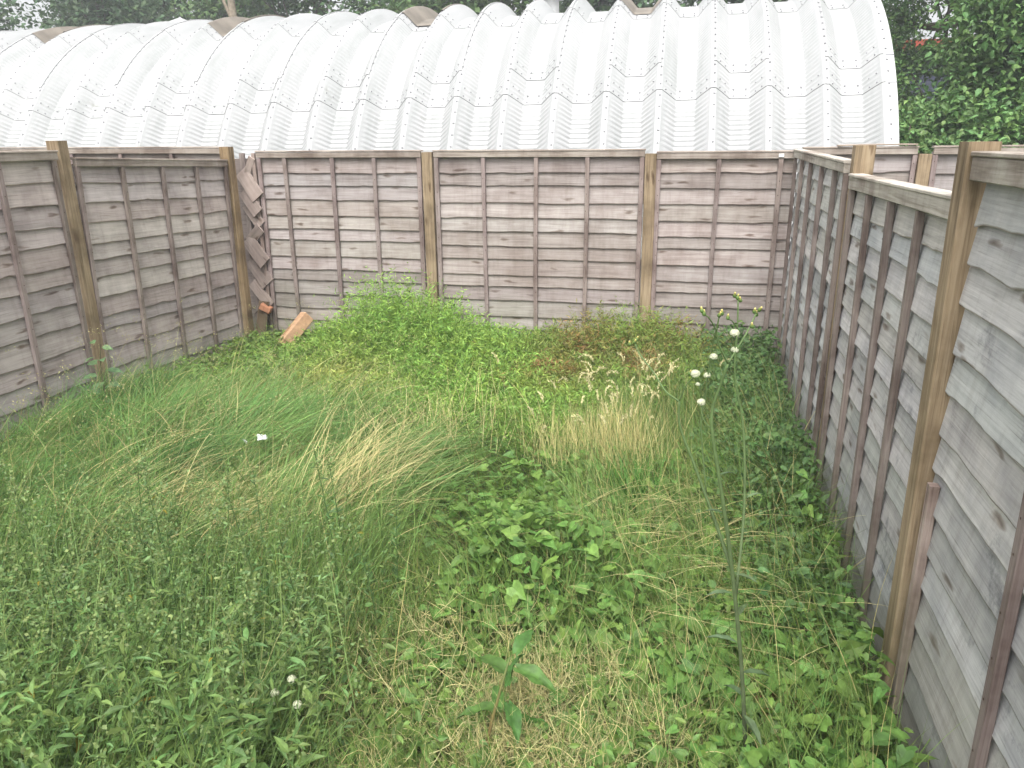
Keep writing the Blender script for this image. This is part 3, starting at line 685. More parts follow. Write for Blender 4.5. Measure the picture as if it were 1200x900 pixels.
# pale straw lying in swathes
v = Veg()
for (cx, cy, rx, ry, nn, a0, zz) in ((-1.66, 3.30, .28, .32, 330, 58, .30), (-2.4, 2.95, .7, .35, 420, 35, .25), (-.15, 3.35, .35, .5, 150, -35, .2), (.15, 2.9, .35, .6, 110, -50, .2), (-2.9, 4.2, 1.0, .7, 260, 28, .2), (-1.6, 4.2, .7, .6, 200, 120, .2)):
    x = rng.normal(cx, rx * .55, nn); y = rng.normal(cy, ry * .55, nn); k = inside(x, y); x, y = x[k], y[k]; n = len(x)
    lean = rng.uniform(.5, 1.2, n)
    v.add(*blades(np.stack([x, y, gz(x, y) + rng.uniform(.3, 1, n) * zz], 1), R(a0) + rng.normal(0, .45, n), rng.uniform(.25, .6, n), lean, 1.65 - lean + rng.normal(0, .2, n), rng.uniform(.0018, .0034, n), tone(n, (.50, .42, .24), .25, .06), 6, rng.normal(0, .5, n), .02))
v.stuff('straw', M_dry, 'pale dead grass stalks lying across the green sward', 'straw')

# ------------------------------------------------------------------ leafy weeds, lower left
def weed_patch(n_st, x0, x1, y0, y1, dens, hfun, leafL, nleaf, base, spike=.35):
    lv = Veg(); st = Veg()
    x, y = scatter(n_st, x0, x1, y0, y1, dens); n = len(x)
    h = hfun(x, y) * rng.uniform(.45, 1.2, n); z = gz(x, y)
    az = rng.uniform(0, 2 * math.pi, n); lean = rng.uniform(.02, .32, n); bend = rng.uniform(-.1, .35, n)
    c = tone(n, np.array(base) * .95, .2, .1)
    st.add(*blades(np.stack([x, y, z], 1), az, h, lean, bend, np.full(n, .0045), c, 4, None, None, 3.))
    # leaves
    idx = np.repeat(np.arange(n), nleaf); m = len(idx)
    f = rng.uniform(.12, 1., m) ** .75
    th = lean[idx] + bend[idx] * f * .5; hh = h[idx] * f
    P = np.stack([x[idx] + np.cos(az[idx]) * np.sin(th) * hh, y[idx] + np.sin(az[idx]) * np.sin(th) * hh, z[idx] + np.cos(th) * hh], 1)
    la = rng.uniform(0, 2 * math.pi, m); el = rng.normal(.25, .38, m)
    D = np.stack([np.cos(la) * np.cos(el), np.sin(la) * np.cos(el), np.sin(el)], 1)
    Nn = np.stack([-np.cos(la) * np.sin(el), -np.sin(la) * np.sin(el), np.cos(el)], 1) + rng.normal(0, .35, (m, 3))
    LL = leafL(x[idx], y[idx]) * rng.uniform(.35, 1.35, m) * (1.2 - .75 * f)
    cc = tone(m, base, .3, .14); yl = (rng.uniform(0, 1, m) < .006).astype(float); cc = mixc(cc, tone(m, (.30, .24, .04), .2, .05), yl)
    lv.add(*place(T_LANCE, P, D, Nn, LL, LL * rng.uniform(.20, .34, m), cc))
    # flower spikes of tiny greenish buds
    ns = int(n * spike); si = rng.choice(n, ns, False); q = np.repeat(si, 16); m = len(q)
    f = 1.0 + rng.uniform(-.02, .16, m); th = lean[q] + bend[q] * .6
    hh = h[q] * f
    P = np.stack([x[q] + np.cos(az[q]) * np.sin(th) * hh, y[q] + np.sin(az[q]) * np.sin(th) * hh, z[q] + np.cos(th) * hh], 1) + rng.normal(0, .006, (m, 3))
    D = rng.normal(0, 1, (m, 3)) + np.array([0, 0, .8]); s = rng.uniform(.008, .016, m)
    lv.add(*place(T_DIAM, P, D, rng.normal(0, 1, (m, 3)), s, s * .7, tone(m, (.19, .25, .11), .3, .12)))
    return lv, st
lv, st = weed_patch(2700, -4.1, -.5, .8, 3.1, w_weeds, lambda x, y: .54 - .12 * sst(1.6, 2.8, y) + .42 * (fbm(x * 2.4, y * 2.4, 50) - .5), lambda x, y: .085 - .035 * sst(1.5, 2.4, y), 22, (.145, .225, .080))
lv2, st2 = weed_patch(1500, -4.1, -.5, .8, 3.3, lambda x, y: w_weeds(x, y - .25) * (fbm(x * 1.7, y * 1.7, 55) > .42), lambda x, y: .66 - .12 * sst(1.6, 2.8, y) + .3 * (fbm(x * 1.9, y * 1.9, 51) - .5), lambda x, y: .045 + 0 * x, 16, (.175, .245, .10), .9)
lv2.stuff('flowering_weeds', M_leaf, 'paler small leaved weeds with greenish flower spikes among the narrow leaved weeds', 'weeds')
st.V += st2.V; st.C += st2.C; st.F += [f + st.n for f in st2.F]; st.n += st2.n
v = Veg(); x, y = scatter(16000, -4.12, -.5, .8, 3.3, lambda x, y: w_weeds(x, y - .2) * (.35 + .65 * (fbm(x * 1.4, y * 1.4, 57) > .5))); n = len(x)
v.add(*blades(np.stack([x, y, gz(x, y)], 1), R(30) + rng.normal(0, 1.1, n), rng.uniform(.35, .78, n), rng.uniform(.05, .5, n), rng.uniform(.2, 1.0, n), rng.uniform(.002, .0048, n), mixc(tone(n, (.155, .24, .075), .25, .1), tone(n, (.36, .32, .16), .2, .06), (rng.uniform(0, 1, n) < .08).astype(float)), 6, rng.normal(0, .4, n)))
v.stuff('tall_grass', M_grass, 'wispy tall grass growing through the weeds at lower left', 'grass')
o = lv.stuff('leafy_weeds', M_leaf, 'dense knee high weeds with narrow leaves filling the lower left corner', 'weeds')
st.stuff('weed_stalks', M_stem, 'thin green stalks of the narrow leaved weeds at lower left', 'weed stalks')

# ------------------------------------------------------------------ feathery bedstraw on the back mound and along the back fence
def feather(nst, dens, hfun, cfun, x0, x1, y0, y1, leaf=.034, per=26):
    lv = Veg()
    x, y = scatter(nst, x0, x1, y0, y1, dens); n = len(x); h = hfun(x, y) * rng.uniform(.7, 1.2, n); z = gz(x, y)
    az = rng.uniform(0, 2 * math.pi, n); lean = rng.uniform(.05, .7, n); bend = rng.uniform(-.3, .9, n); L = h * 1.15 + .04
    cb = cfun(x, y)
    V, F, C, _ = blades(np.stack([x, y, z], 1), az, L, lean, bend, np.full(n, .0026), cb * .9, 4, rng.normal(0, .5, n)); lv.add(V, F, C)
    idx = np.repeat(np.arange(n), per); m = len(idx); f = rng.uniform(.25, 1.05, m); th = lean[idx] + bend[idx] * f * .5; hh = L[idx] * f
    P = np.stack([x[idx] + np.cos(az[idx]) * np.sin(th) * hh, y[idx] + np.sin(az[idx]) * np.sin(th) * hh, z[idx] + np.cos(th) * hh], 1) + rng.normal(0, .008, (m, 3))
    P[:, 1] = np.minimum(P[:, 1], 6.745)
    D = rng.normal(0, 1, (m, 3)); D[:, 2] = np.abs(D[:, 2]) * .7 + .1
    s = leaf * rng.uniform(.4, 1.9, m)
    lv.add(*place(T_DIAM, P, D, rng.normal(0, .7, (m, 3)) + np.array([0, 0, 1]), s, s * rng.uniform(.09, .26, m), cb[idx] * rng.uniform(.7, 1.3, m)[:, None]))
    return lv
def c_cle(x, y):
    n = len(x); a = tone(n, (.225, .35, .085), .2, .12); b_ = tone(n, (.30, .33, .10), .2, .1); return mixc(a, b_, sst(.4, .7, fbm(x * 1.6, y * 1.6, 60)) * sst(6.3, 5.4, y))
def c_str(x, y):
    n = len(x); a = tone(n, (.19, .27, .065), .25, .14); r_ = tone(n, (.31, .175, .09), .3, .1); o_ = tone(n, (.20, .235, .07), .2, .1)
    f = fbm(x * 2.4, y * 2.4, 61); return mixc(mixc(a, o_, sst(.35, .6, f)), r_, sst(.46, .70, f) * .95)
lv = feather(10500, w_cleav, h_cleav, c_cle, -4.1, -.2, 4.3, 6.72)
lv.stuff('bedstraw', M_grass, 'bright green feathery bedstraw heaped against the middle of the back fence', 'ground cover')
lv = feather(5600, w_strip, lambda x, y: .10 + .18 * fbm(x * 2.6, y * 2.6, 62) + .04 * sst(5.9, 6.5, y) + .20 * bump(x, y, -.45, 6.35, .5, .33, 4), c_str, -1.9, .4, 5.2, 6.72)
lv.stuff('reddish_weeds', M_grass, 'olive and reddish low weeds along the back fence near the right', 'ground cover')

# ------------------------------------------------------------------ nettly leaves by the right back corner, ivy strip at left
def leaf_cover(n, dens, x0, x1, y0, y1, hfun, T, size, ratio, base, up=.55, droop=.3):
    lv = Veg(); x, y = scatter(n, x0, x1, y0, y1, dens); n = len(x)
    P = np.stack([x, y, gz(x, y) + hfun(x, y) * rng.uniform(.25, 1.05, n) ** .7], 1)
    la = rng.uniform(0, 2 * math.pi, n); el = rng.normal(-droop, .35, n)
    D = np.stack([np.cos(la) * np.cos(el), np.sin(la) * np.cos(el), np.sin(el)], 1)
    Nn = np.array([0, 0, 1.]) + rng.normal(0, up, (n, 3))
    s = size * rng.uniform(.5, 1.3, n)
    lv.add(*place(T, P, D, Nn, s, s * ratio * rng.uniform(.8, 1.15, n), tone(n, base, .28, .12)))
    # petioles
    k = rng.uniform(0, 1, n) < .5; Pk = P[k]; m = len(Pk)
    base_p = Pk - np.stack([np.cos(la[k]) * .02, np.sin(la[k]) * .02, np.minimum(.07, np.maximum(.01, Pk[:, 2] - gz(Pk[:, 0], Pk[:, 1])))], 1)
    d = Pk - base_p; LL = np.linalg.norm(d, axis=1)
    lv.add(*blades(base_p, la[k], LL, np.arccos(np.clip(d[:, 2] / LL, -1, 1)), np.zeros(m), np.full(m, .002), tone(m, np.array(base) * 1.1, .2, .1), 1))
    return lv
lv = leaf_cover(9000, w_nettle, -.1, .70, 2.6, 6.74, lambda x, y: .16 + .20 * fbm(x * 3, y * 2.4, 70) + .08 * sst(5, 6.4, y), T_OVATE, .046, .62, (.10, .175, .065))
lv.stuff('nettles', M_leaf, 'dark green toothed leaves crowding the foot of the right fence near the back corner', 'weeds')
lv = leaf_cover(9000, w_creep, -4.12, -2.8, 3.9, 6.72, lambda x, y: .10 + .16 * fbm(x * 3, y * 3, 76), T_OVATE, .040, .7, (.16, .235, .065))
lv.stuff('creeping_weeds', M_leaf, 'small rounded leaves creeping along the foot of the left fence', 'weeds')

v = Veg()
x, y = scatter(5200, -.5, .70, 1.6, 6.4, lambda x, y: .25 + .75 * sst(.45, .62, fbm(x * 2.2, y * 2.2, 78))); n = len(x)
v.add(*blades(np.stack([x, y, gz(x, y)], 1), R(140) + rng.normal(0, .9, n), rng.uniform(.3, .62, n), rng.uniform(.1, .6, n), rng.uniform(.2, 1.1, n), rng.uniform(.0018, .004, n), mixc(tone(n, (.14, .225, .07), .25, .1), tone(n, (.42, .36, .19), .2, .05), (rng.uniform(0, 1, n) < .22).astype(float)), 6, rng.normal(0, .4, n)))
v.stuff('wispy_grass', M_grass, 'wispy grass and pale stalks growing through the leaves along the right side', 'grass')

# ------------------------------------------------------------------ bindweed
def h_bind(x, y): return .10 + .17 * bump(x, y, -.58, 2.85, .35, .4) + .13 * fbm(x * 3.3, y * 3.3, 80) + .08 * bump(x, y, .3, 2.2, .4, .5)
lv = leaf_cover(10500, lambda x, y: w_bind(x, y) * (1 - .85 * w_weeds(x, y)), -1.3, .70, 1.1, 4.4, h_bind, T_HEART, .062, .78, (.135, .235, .062), .5, .35)
lv.stuff('bindweed', M_gloss, 'heart leaved bindweed sprawling over the middle and right of the garden', 'bindweed')
lv = leaf_cover(900, lambda x, y: sst(.5, .66, x) * (1 - sst(3.4, 4.2, y)), .3, .70, 1.2, 4.2, lambda x, y: .12 + .25 * fbm(x * 4, y * 3, 81), T_HEART, .066, .78, (.13, .23, .062), .5, .4)
lv.stuff('bindweed', M_gloss, 'bindweed leaves climbing at the foot of the near right fence', 'bindweed')

# tan tangles in the foreground
v = Veg()
x, y = scatter(60000, -1.3, .3, 1.3, 2.8, lambda x, y: .75 * w_tan(x, y) * (.2 + 1.2 * (fbm(x * 5, y * 5, 90) > .5))); n = len(x)
v.add(*blades(np.stack([x, y, gz(x, y) + rng.uniform(.03, .22, n)], 1), rng.uniform(0, 6.28, n), rng.uniform(.06, .20, n), rng.uniform(.4, 1.6, n), rng.normal(.3, 1.0, n), rng.uniform(.0016, .003, n), tone(n, (.42, .37, .21), .3, .06), 5, rng.normal(0, 1.6, n)))
v.stuff('dead_stalks', M_dry, 'matted pale dead stalks tangled at the bottom centre', 'dead stalks')
# small mixed leaves at the bottom centre
lv = leaf_cover(9500, lambda x, y: np.clip(.9 * w_tan(x, y) + .5 * bump(x, y, -.3, 1.7, .7, .4) + .12, 0, 1) * (1 - .9 * w_weeds(x, y)), -1.4, .7, .9, 3.6, lambda x, y: .10 + .22 * fbm(x * 4, y * 4, 91), T_OVATE, .036, .5, (.15, .235, .07), .6, .1)
lv.stuff('low_weeds', M_leaf, 'small leaved low weeds among the dead stalks at the bottom centre', 'weeds')

# ------------------------------------------------------------------ individual plants
def tall_weed(x, y, h, seed, label, spread=.0):
    global rng
    keep = rng; rng = np.random.default_rng(seed)
    z0 = float(gz(x, y)); t = thing('tall_weed', label, 'weed', (x, y, z0), 'tall weeds over the lower left patch')
    b = B(); a = rng.uniform(0, 6.28); ln = rng.uniform(.02, .12)
    pts = spline([(0, 0, 0), (math.cos(a) * ln * .3 * h, math.sin(a) * ln * .3 * h, h * .5), (math.cos(a) * ln * h, math.sin(a) * ln * h, h)], 9)
    tube(b, pts, np.linspace(.0038, .0014, 9), 5, (.075, .13, .045))
    link('stem', b.mesh('stem', M_stem), t)
    v = Veg(); m = 26; f = rng.uniform(.35, .98, m); P = np.stack([np.interp(f, np.linspace(0, 1, 9), pts[:, i]) for i in range(3)], 1)
    la = rng.uniform(0, 6.28, m); el = rng.uniform(-.1, .9, m)
    D = np.stack([np.cos(la) * np.cos(el), np.sin(la) * np.cos(el), np.sin(el)], 1)
    s = rng.uniform(.03, .075, m) * (1.2 - .8 * f)
    v.add(*place(T_LANCE, P, D, np.array([0, 0, 1.]) + rng.normal(0, .4, (m, 3)), s, s * .26, tone(m, (.10, .175, .065), .25, .1)))
    v.obj('foliage', M_leaf, t)
    v = Veg(); m = 46; f = rng.uniform(.82, 1.04, m); P = np.stack([np.interp(f, np.linspace(0, 1, 9), pts[:, i]) for i in range(3)], 1) + rng.normal(0, .007, (m, 3)); P[:, 2] += np.maximum(0, f - 1) * h
    s = rng.uniform(.007, .014, m)
    v.add(*place(T_DIAM, P, rng.normal(0, 1, (m, 3)) + np.array([0, 0, 1.]), rng.normal(0, 1, (m, 3)), s, s * .7, tone(m, (.19, .235, .10), .3, .1)))
    v.obj('flower_spike', M_leaf, t)
    rng = keep
TW = [(-1.30, 2.5, .78), (-1.62, 2.5, .70), (-1.95, 2.35, .72), (-2.2, 2.5, .66), (-1.45, 2.2, .80), (-1.75, 2.05, .78), (-2.1, 2.0, .74), (-1.2, 2.05, .74), (-2.45, 2.25, .70), (-1.55, 1.85, .78), (-1.05, 2.3, .66), (-1.9, 2.65, .62), (-1.38, 2.72, .66), (-2.65, 2.05, .72), (-1.28, 1.8, .70), (-1.85, 1.75, .76), (-2.35, 2.75, .58), (-1.1, 2.6, .58)]
for i, (x_, y_, h_) in enumerate(TW):
    lab = 'tall thin weed with greenish flower spike above the leafy weeds at lower left'
    if i == 0: lab = 'tallest dark weed stem, standing at the right edge of the leafy lower left weeds'
    tall_weed(x_, y_, h_ if i else .84, 300 + i, lab)

# sow thistle with white seed heads
th = thing('sow_thistle', 'tall branching sow thistle with fluffy white seed heads in front of the right fence', 'thistle', (.257, 2.0, 0))
off = np.array([.257, 2.0, 0])
BR = [([(.257, 2.0, -.05), (.212, 2.0, .386), (.156, 2.0, .753), (.113, 1.99, .983), (.077, 1.98, 1.157), (.072, 1.98, 1.229), (.088, 1.97, 1.303), (.101, 1.96, 1.361)], .0068, .003),
      ([(.101, 1.96, 1.361), (.076, 1.94, 1.412), (.067, 1.93, 1.451), (.07, 1.92, 1.489)], .0026, .0016), ([(.067, 1.93, 1.451), (.048, 1.9, 1.487), (.029, 1.88, 1.507)], .0018, .0013),
      ([(.101, 1.96, 1.361), (.126, 1.98, 1.404), (.148, 2.0, 1.444), (.163, 2.02, 1.478)], .0026, .0016), ([(.118, 1.98, 1.392), (.109, 1.95, 1.435)], .0016, .0013),
      ([(.156, 2.0, .753), (.102, 2.04, .88), (.032, 2.07, 1.043), (-.008, 2.08, 1.138), (-.015, 2.08, 1.213)], .0048, .0026),
      ([(-.015, 2.08, 1.213), (.001, 2.07, 1.261), (.022, 2.06, 1.292)], .002, .0014), ([(-.015, 2.08, 1.213), (-.054, 2.12, 1.227), (-.093, 2.15, 1.274), (-.133, 2.18, 1.314), (-.15, 2.2, 1.341)], .0024, .0015),
      ([(.172, 2.0, .667), (.183, 2.1, .885), (.171, 2.14, 1.078), (.155, 2.15, 1.175), (.131, 2.15, 1.274), (.128, 2.14, 1.41), (.124, 2.14, 1.492)], .0044, .0018), ([(.128, 2.14, 1.41), (.112, 2.12, 1.435), (.099, 2.1, 1.444)], .0016, .0013),
      ([(.077, 2.06, .93), (.049, 2.08, 1.142), (.055, 2.06, 1.273), (.064, 2.03, 1.399), (.072, 2.0, 1.456)], .0024, .0014),
      ([(.055, 2.06, 1.2), (.056, 2.06, 1.29)], .0014, .0012), ([(.077, 1.98, 1.17), (.05, 1.99, 1.2), (.043, 2.0, 1.235)], .0014, .0012), ([(.072, 2.0, 1.3), (.066, 2.0, 1.36)], .0014, .0012), ([(.05, 2.07, 1.22), (.036, 2.06, 1.265)], .0013, .0011)]
b = B()
for pts, r0, r1 in BR:
    p = spline(np.array(pts) - off, 4 * len(pts)); f = np.clip(p[:, 2] / 1.3, 0, 1)[:, None]
    tube(b, p, np.linspace(r0, r1, len(p)) * 1.08, 6, np.repeat(np.array([[.07, .075, .055]]) * (1 - f) + np.array([[.11, .165, .07]]) * f, 6, axis=0))
link('stem', b.mesh('stem', M_stem, True), th)
def puff(r, n, parent, loc, name='seed_head', flat=.8):
    v = Veg(); D = unit(rng.normal(0, 1, (n, 3)));
    D[:, 2] = np.where(D[:, 2] < -.35, -D[:, 2], D[:, 2])
    P = np.zeros((n, 3)) + D * r * .15; Nn = rng.normal(0, 1, (n, 3))
    v.add(*place(T_DIAM, P, D * np.array([1, 1, flat]), Nn, r * rng.uniform(.7, 1., n), r * .10, tone(n, (.58, .57, .50), .1, .01)))
    Q = P + D * np.array([1, 1, flat]) * r * rng.uniform(.7, .85, n)[:, None]
    v.add(*place(T_DIAM, Q, np.cross(D, Nn), D, np.full(n, r * .55), np.full(n, r * .5), tone(n, (.62, .61, .55), .1, .01)))
    o = v.obj(name, M_fluff, parent); o.location = loc; return o
for (x_, y_, z_), r in zip([(.111, 1.95, 1.443), (.116, 1.98, 1.392), (.066, 2.0, 1.366), (.024, 2.06, 1.3), (.055, 2.06, 1.297), (.043, 2.0, 1.241), (.032, 2.06, 1.271)], [.0115, .0095, .010, .0125, .009, .0105, .006]):
    puff(r, 160, th, (x_ - .257, y_ - 2.0, z_), flat=.75)
for i, (x_, y_, z_) in enumerate([(.07, 1.92, 1.493), (.076, 1.92, 1.498), (.028, 1.88, 1.511), (.033, 1.88, 1.504), (.159, 2.02, 1.484), (.171, 2.02, 1.489), (.165, 2.03, 1.475), (.122, 2.14, 1.495), (.114, 2.14, 1.50), (.13, 2.14, 1.488), (-.15, 2.2, 1.344), (-.164, 2.2, 1.337), (-.145, 2.2, 1.352), (.099, 2.1, 1.448), (.155, 2.0, 1.45), (.008, 2.06, 1.30)]):
    b = B(); tube(b, [(0, 0, -.006), (0, 0, -.003), (0, 0, .003), (.001, 0, .007), (.001, 0, .0105)], [.0014, .0048, .0046, .0022, .0026], 8, np.repeat(np.array([(.09, .15, .05), (.10, .17, .05), (.11, .17, .06), (.3, .26, .08), (.55, .45, .2)]), 8, axis=0))
    o = link('flower_bud', b.mesh('flower_bud', M_stem, True), th); o.location = (x_ - .257, y_ - 2., z_)
    o.rotation_euler = (random.uniform(-.4, .4), random.uniform(-.4, .4), 0)
for (x_, z_, a, l, e) in [(.205, .42, 20, .16, -.1), (.19, .52, 170, .15, .1), (.175, .60, 60, .12, .3), (.165, .68, 200, .13, .15), (.16, .74, -30, .12, .2), (.125, .92, 190, .09, .3), (.215, .34, 120, .17, -.2), (.22, .28, -60, .18, -.15), (.10, 1.03, 10, .07, .4), (.176, .97, 20, .08, .4)]:
    v = Veg(); D = np.array([[math.cos(R(a)) * math.cos(e), math.sin(R(a)) * math.cos(e), math.sin(e)]])
    l *= .62; v.add(*place(T_LANCE, np.zeros((1, 3)), D, np.array([[.1, .1, 1.]]), l, l * .26, tone(1, (.10, .145, .08), .1, .05)))
    o = v.obj('leaf', M_leaf, th); o.location = (x_ - .257, 0 if z_ < .9 else .01, z_)

# young plant at the left post
lp = thing('young_sapling', 'young plant with pale round leaves in front of the leaning left post', 'plant', (-3.80, 4.20, .07))
b = B(); tube(b, spline([(0, 0, 0), (.02, .0, .22), (.02, .0, .42), (.05, 0, .58)], 10), np.linspace(.006, .0025, 10), 6, (.10, .09, .06)); link('stem', b.mesh('stem', M_stem), lp)
for i, (zz, a, s) in enumerate([(.56, 20, .075), (.58, 150, .07), (.48, -40, .11), (.44, 170, .10), (.40, 20, .12), (.36, 200, .11), (.33, -70, .12), (.28, 60, .12), (.24, 180, .11), (.20, -30, .12), (.16, 120, .11), (.13, 250, .10), (.50, 260, .08), (.30, -10, .12)]):
    v = Veg(); e = random.uniform(-.3, .25)
    v.add(*place(T_OVATE, np.array([[.025, 0, 0]]) * 0 + np.array([[math.cos(R(a)) * .03, math.sin(R(a)) * .03, 0]]), np.array([[math.cos(R(a)), math.sin(R(a)), e]]), np.array([[.0, -.35, 1.]]) + rng.normal(0, .2, (1, 3)), s * .9, s * .62, tone(1, (.13, .21, .115), .12, .05)))
    o = v.obj('leaf', M_leaf, lp); o.location = (.02, 0, zz)

# broad leaved dock at the bottom centre
dk = thing('broad_leaved_dock', 'broad leaved dock with a reddish stem at the bottom centre among dead stalks', 'plant', (-.505, 1.80, float(gz(-.505, 1.8))))
b = B(); tube(b, spline([(0, 0, 0), (-.01, .02, .2), (.02, .06, .36), (.04, .12, .45)], 9), np.linspace(.0075, .003, 9), 6, np.linspace((.20, .075, .05), (.10, .15, .05), 54)); link('stem', b.mesh('stem', M_stem, True), dk)
for (zz, a, l, w, e) in [(.43, 70, .10, .045, .5), (.41, -15, .125, .055, -.05), (.38, 150, .11, .05, .25), (.34, 95, .13, .05, .3), (.31, -60, .12, .05, .0), (.28, 200, .12, .05, .2), (.24, 25, .13, .055, .0), (.20, 250, .12, .05, .2), (.17, -35, .13, .055, .1), (.13, 130, .14, .06, .2), (.09, 60, .14, .06, .3), (.07, 190, .13, .055, .3), (.26, 120, .10, .04, .4)]:
    v = Veg(); D = np.array([[math.cos(R(a)), math.sin(R(a)), e]])
    v.add(*place(T_BIG, D * .02, D, np.array([[0, -.2, 1.]]) + rng.normal(0, .3, (1, 3)), l, w * 1.15, tone(1, (.085, .17, .045), .2, .1)))
    o = v.obj('leaf', M_gloss, dk, True); o.location = (.02 * zz / .2, .14 * zz / .45 if zz > .2 else .02, zz)

# groundsel with white clocks, lower left
gr = thing('seeding_groundsel', 'small yellowish weed with white fluffy seed clocks in the lower left weeds', 'plant', (-1.08, 1.66, float(gz(-1.08, 1.66))))
b = B()
TP = [(-.02, .0, .41), (.06, -.02, .40), (-.04, .01, .36), (.02, .03, .44), (-.07, -.03, .31)]
for (x_, y_, z_) in TP: tube(b, spline([(0, 0, 0), (x_ * .3, y_ * .3, z_ * .55), (x_, y_, z_)], 7), np.linspace(.0035, .0016, 7), 5, (.13, .17, .05))
link('stem', b.mesh('stem', M_stem), gr)
for (x_, y_, z_), r in zip(TP, (.012, .0125, .009, .0125, .010)): puff(r, 110, gr, (x_, y_, z_), flat=.9)
v = Veg(); m = 40; f = rng.uniform(.1, .8, m); la = rng.uniform(0, 6.28, m)
v.add(*place(T_LANCE, np.stack([0 * f, 0 * f, f * .35], 1), np.stack([np.cos(la), np.sin(la), .4 + 0 * f], 1), np.array([0, 0, 1.]) + rng.normal(0, .3, (m, 3)), rng.uniform(.04, .07, m), .014, tone(m, (.12, .17, .05), .2, .1)))
v.obj('foliage', M_leaf, gr)

# dry seeding grass tuft
dg = thing('dry_grass_tuft', 'tuft of tall straw coloured grass with pale seed heads right of centre', 'grass tuft', (-.45, 4.3, float(gz(-.45, 4.3))))
v = Veg(); n = 1000; x = rng.normal(0, .20, n); y = rng.normal(0, .14, n); L = rng.uniform(.20, .50, n)
v.add(*blades(np.stack([x, y, 0 * x], 1), rng.uniform(0, 6.28, n), L, rng.uniform(0, .3, n), rng.uniform(0, .7, n), rng.uniform(.002, .004, n), mixc(tone(n, (.66, .56, .32), .22, .05), tone(n, (.16, .23, .07), .2, .1), (rng.uniform(0, 1, n) < .12).astype(float)), 5))
n = 60; x = rng.normal(.04, .21, n); y = rng.normal(0, .15, n); L = rng.uniform(.30, .64, n); az = rng.uniform(0, 6.28, n)
V, F, C, tip = blades(np.stack([x, y, 0 * x], 1), az, L, rng.uniform(0, .25, n), rng.uniform(.1, .7, n), np.full(n, .0022), tone(n, (.45, .36, .18), .2, .05), 6, None, None, 4.); v.add(V, F, C)
v.obj('blades', M_dry, dg)
for i in range(n):
    V2 = Veg(); m = 34; f = np.linspace(0, 1, m); dr = rng.uniform(.3, 1.5); ll = rng.uniform(.06, .095)
    cx = np.cos(az[i]); sy = np.sin(az[i])
    P = tip[i] + np.stack([cx * ll * np.sin(dr * f) * f, sy * ll * np.sin(dr * f) * f, ll * f * np.cos(dr * f)], 1) + rng.normal(0, .0022, (m, 3))
    s = .017 * (1 - .5 * np.abs(f - .4))
    D = np.stack([cx * np.sin(dr * f), sy * np.sin(dr * f), np.cos(dr * f)], 1) + rng.normal(0, .35, (m, 3))
    V2.add(*place(T_DIAM, P, D, rng.normal(0, 1, (m, 3)), s, s * .38, tone(m, (.66, .58, .40), .15, .04)))
    V2.obj('seed_head', M_dry, dg)

# fresh green tuft beside it
gt = thing('green_grass_tuft', 'fresh bright green tuft of broad grass blades in front of the dry tuft', 'grass tuft', (-.22, 3.85, float(gz(-.22, 3.85))))
v = Veg(); n = 150; x = rng.normal(0, .07, n); y = rng.normal(0, .05, n)
v.add(*blades(np.stack([x, y, 0 * x], 1), rng.uniform(0, 6.28, n), rng.uniform(.2, .36, n), rng.uniform(.05, .5, n), rng.uniform(.1, .7, n), rng.uniform(.005, .009, n), tone(n, (.07, .19, .035), .2, .1), 6))
v.obj('blades', M_grass, gt)

# ------------------------------------------------------------------ trees
def tree(name, x, y, trunk_h, blobs, nleaf, size, base, seed, label, group, trunk_r=.14, T=T_OVATE, bark=(1, 1, 1), pale=.0, z0=0.):
    """blobs: (dx,dy,z,rx,ry,rz,weight)"""
    global rng
    keep = rng; rng = np.random.default_rng(seed); random.seed(seed)
    t = thing(name, label, 'tree', (x, y, z0), group)
    b = B(); top = np.array([rng.uniform(-.3, .3), rng.uniform(-.3, .3), trunk_h])
    p = spline([(0, 0, -.2), (top[0] * .3, top[1] * .2, trunk_h * .45), top], 9); tube(b, p, np.linspace(trunk_r, trunk_r * .5, 9), 8, bark)
    for (dx, dy, z, rx, ry, rz, w) in blobs:
        s = p[rng.integers(4, 9)]
        for k in range(3):
            e = np.array([dx + rng.uniform(-.6, .6) * rx, dy + rng.uniform(-.6, .6) * ry, z + rng.uniform(-.5, .7) * rz])
            mid = (s + e) / 2 + np.array([0, 0, -.1 * np.linalg.norm(e - s)]) + rng.normal(0, .1, 3)
            tube(b, spline([s, mid, e], 7), np.linspace(trunk_r * .32, .008, 7), 5, bark)
    link('trunk', b.mesh('trunk', M_bark, True), t)
    v = Veg(); W = np.array([q[6] for q in blobs]); cnt = (nleaf * W / W.sum()).astype(int)
    for (dx, dy, z, rx, ry, rz, w), c in zip(blobs, cnt):
        ncl = max(10, c // 40)                                     # leaf sprays
        u = unit(rng.normal(0, 1, (ncl, 3))) * (rng.uniform(.25, 1., ncl) ** .5)[:, None]
        cen = np.array([dx, dy, z]) + u * np.array([rx, ry, rz])
        tone_c = rng.uniform(.72, 1.28, ncl)
        idx = rng.integers(0, ncl, c); spread = max(rx, rz) * .14 + size * 1.1
        P = cen[idx] + rng.normal(0, 1, (c, 3)) * np.array([1, 1, .5]) * spread
        la = rng.uniform(0, 6.28, c); el = rng.normal(-.35, .45, c)
        D = np.stack([np.cos(la) * np.cos(el), np.sin(la) * np.cos(el), np.sin(el)], 1)
        Nn = np.array([0, 0, 1.]) + rng.normal(0, .45, (c, 3)) + .5 * u[idx]
        s = size * rng.uniform(.6, 1.25, c)
        v.add(*place(T, P, D, Nn, s, s * rng.uniform(.5, .7, c), tone(c, base, .22, .13) * tone_c[idx][:, None]))
    v.obj('crown', M_tree, t)
    rng = keep
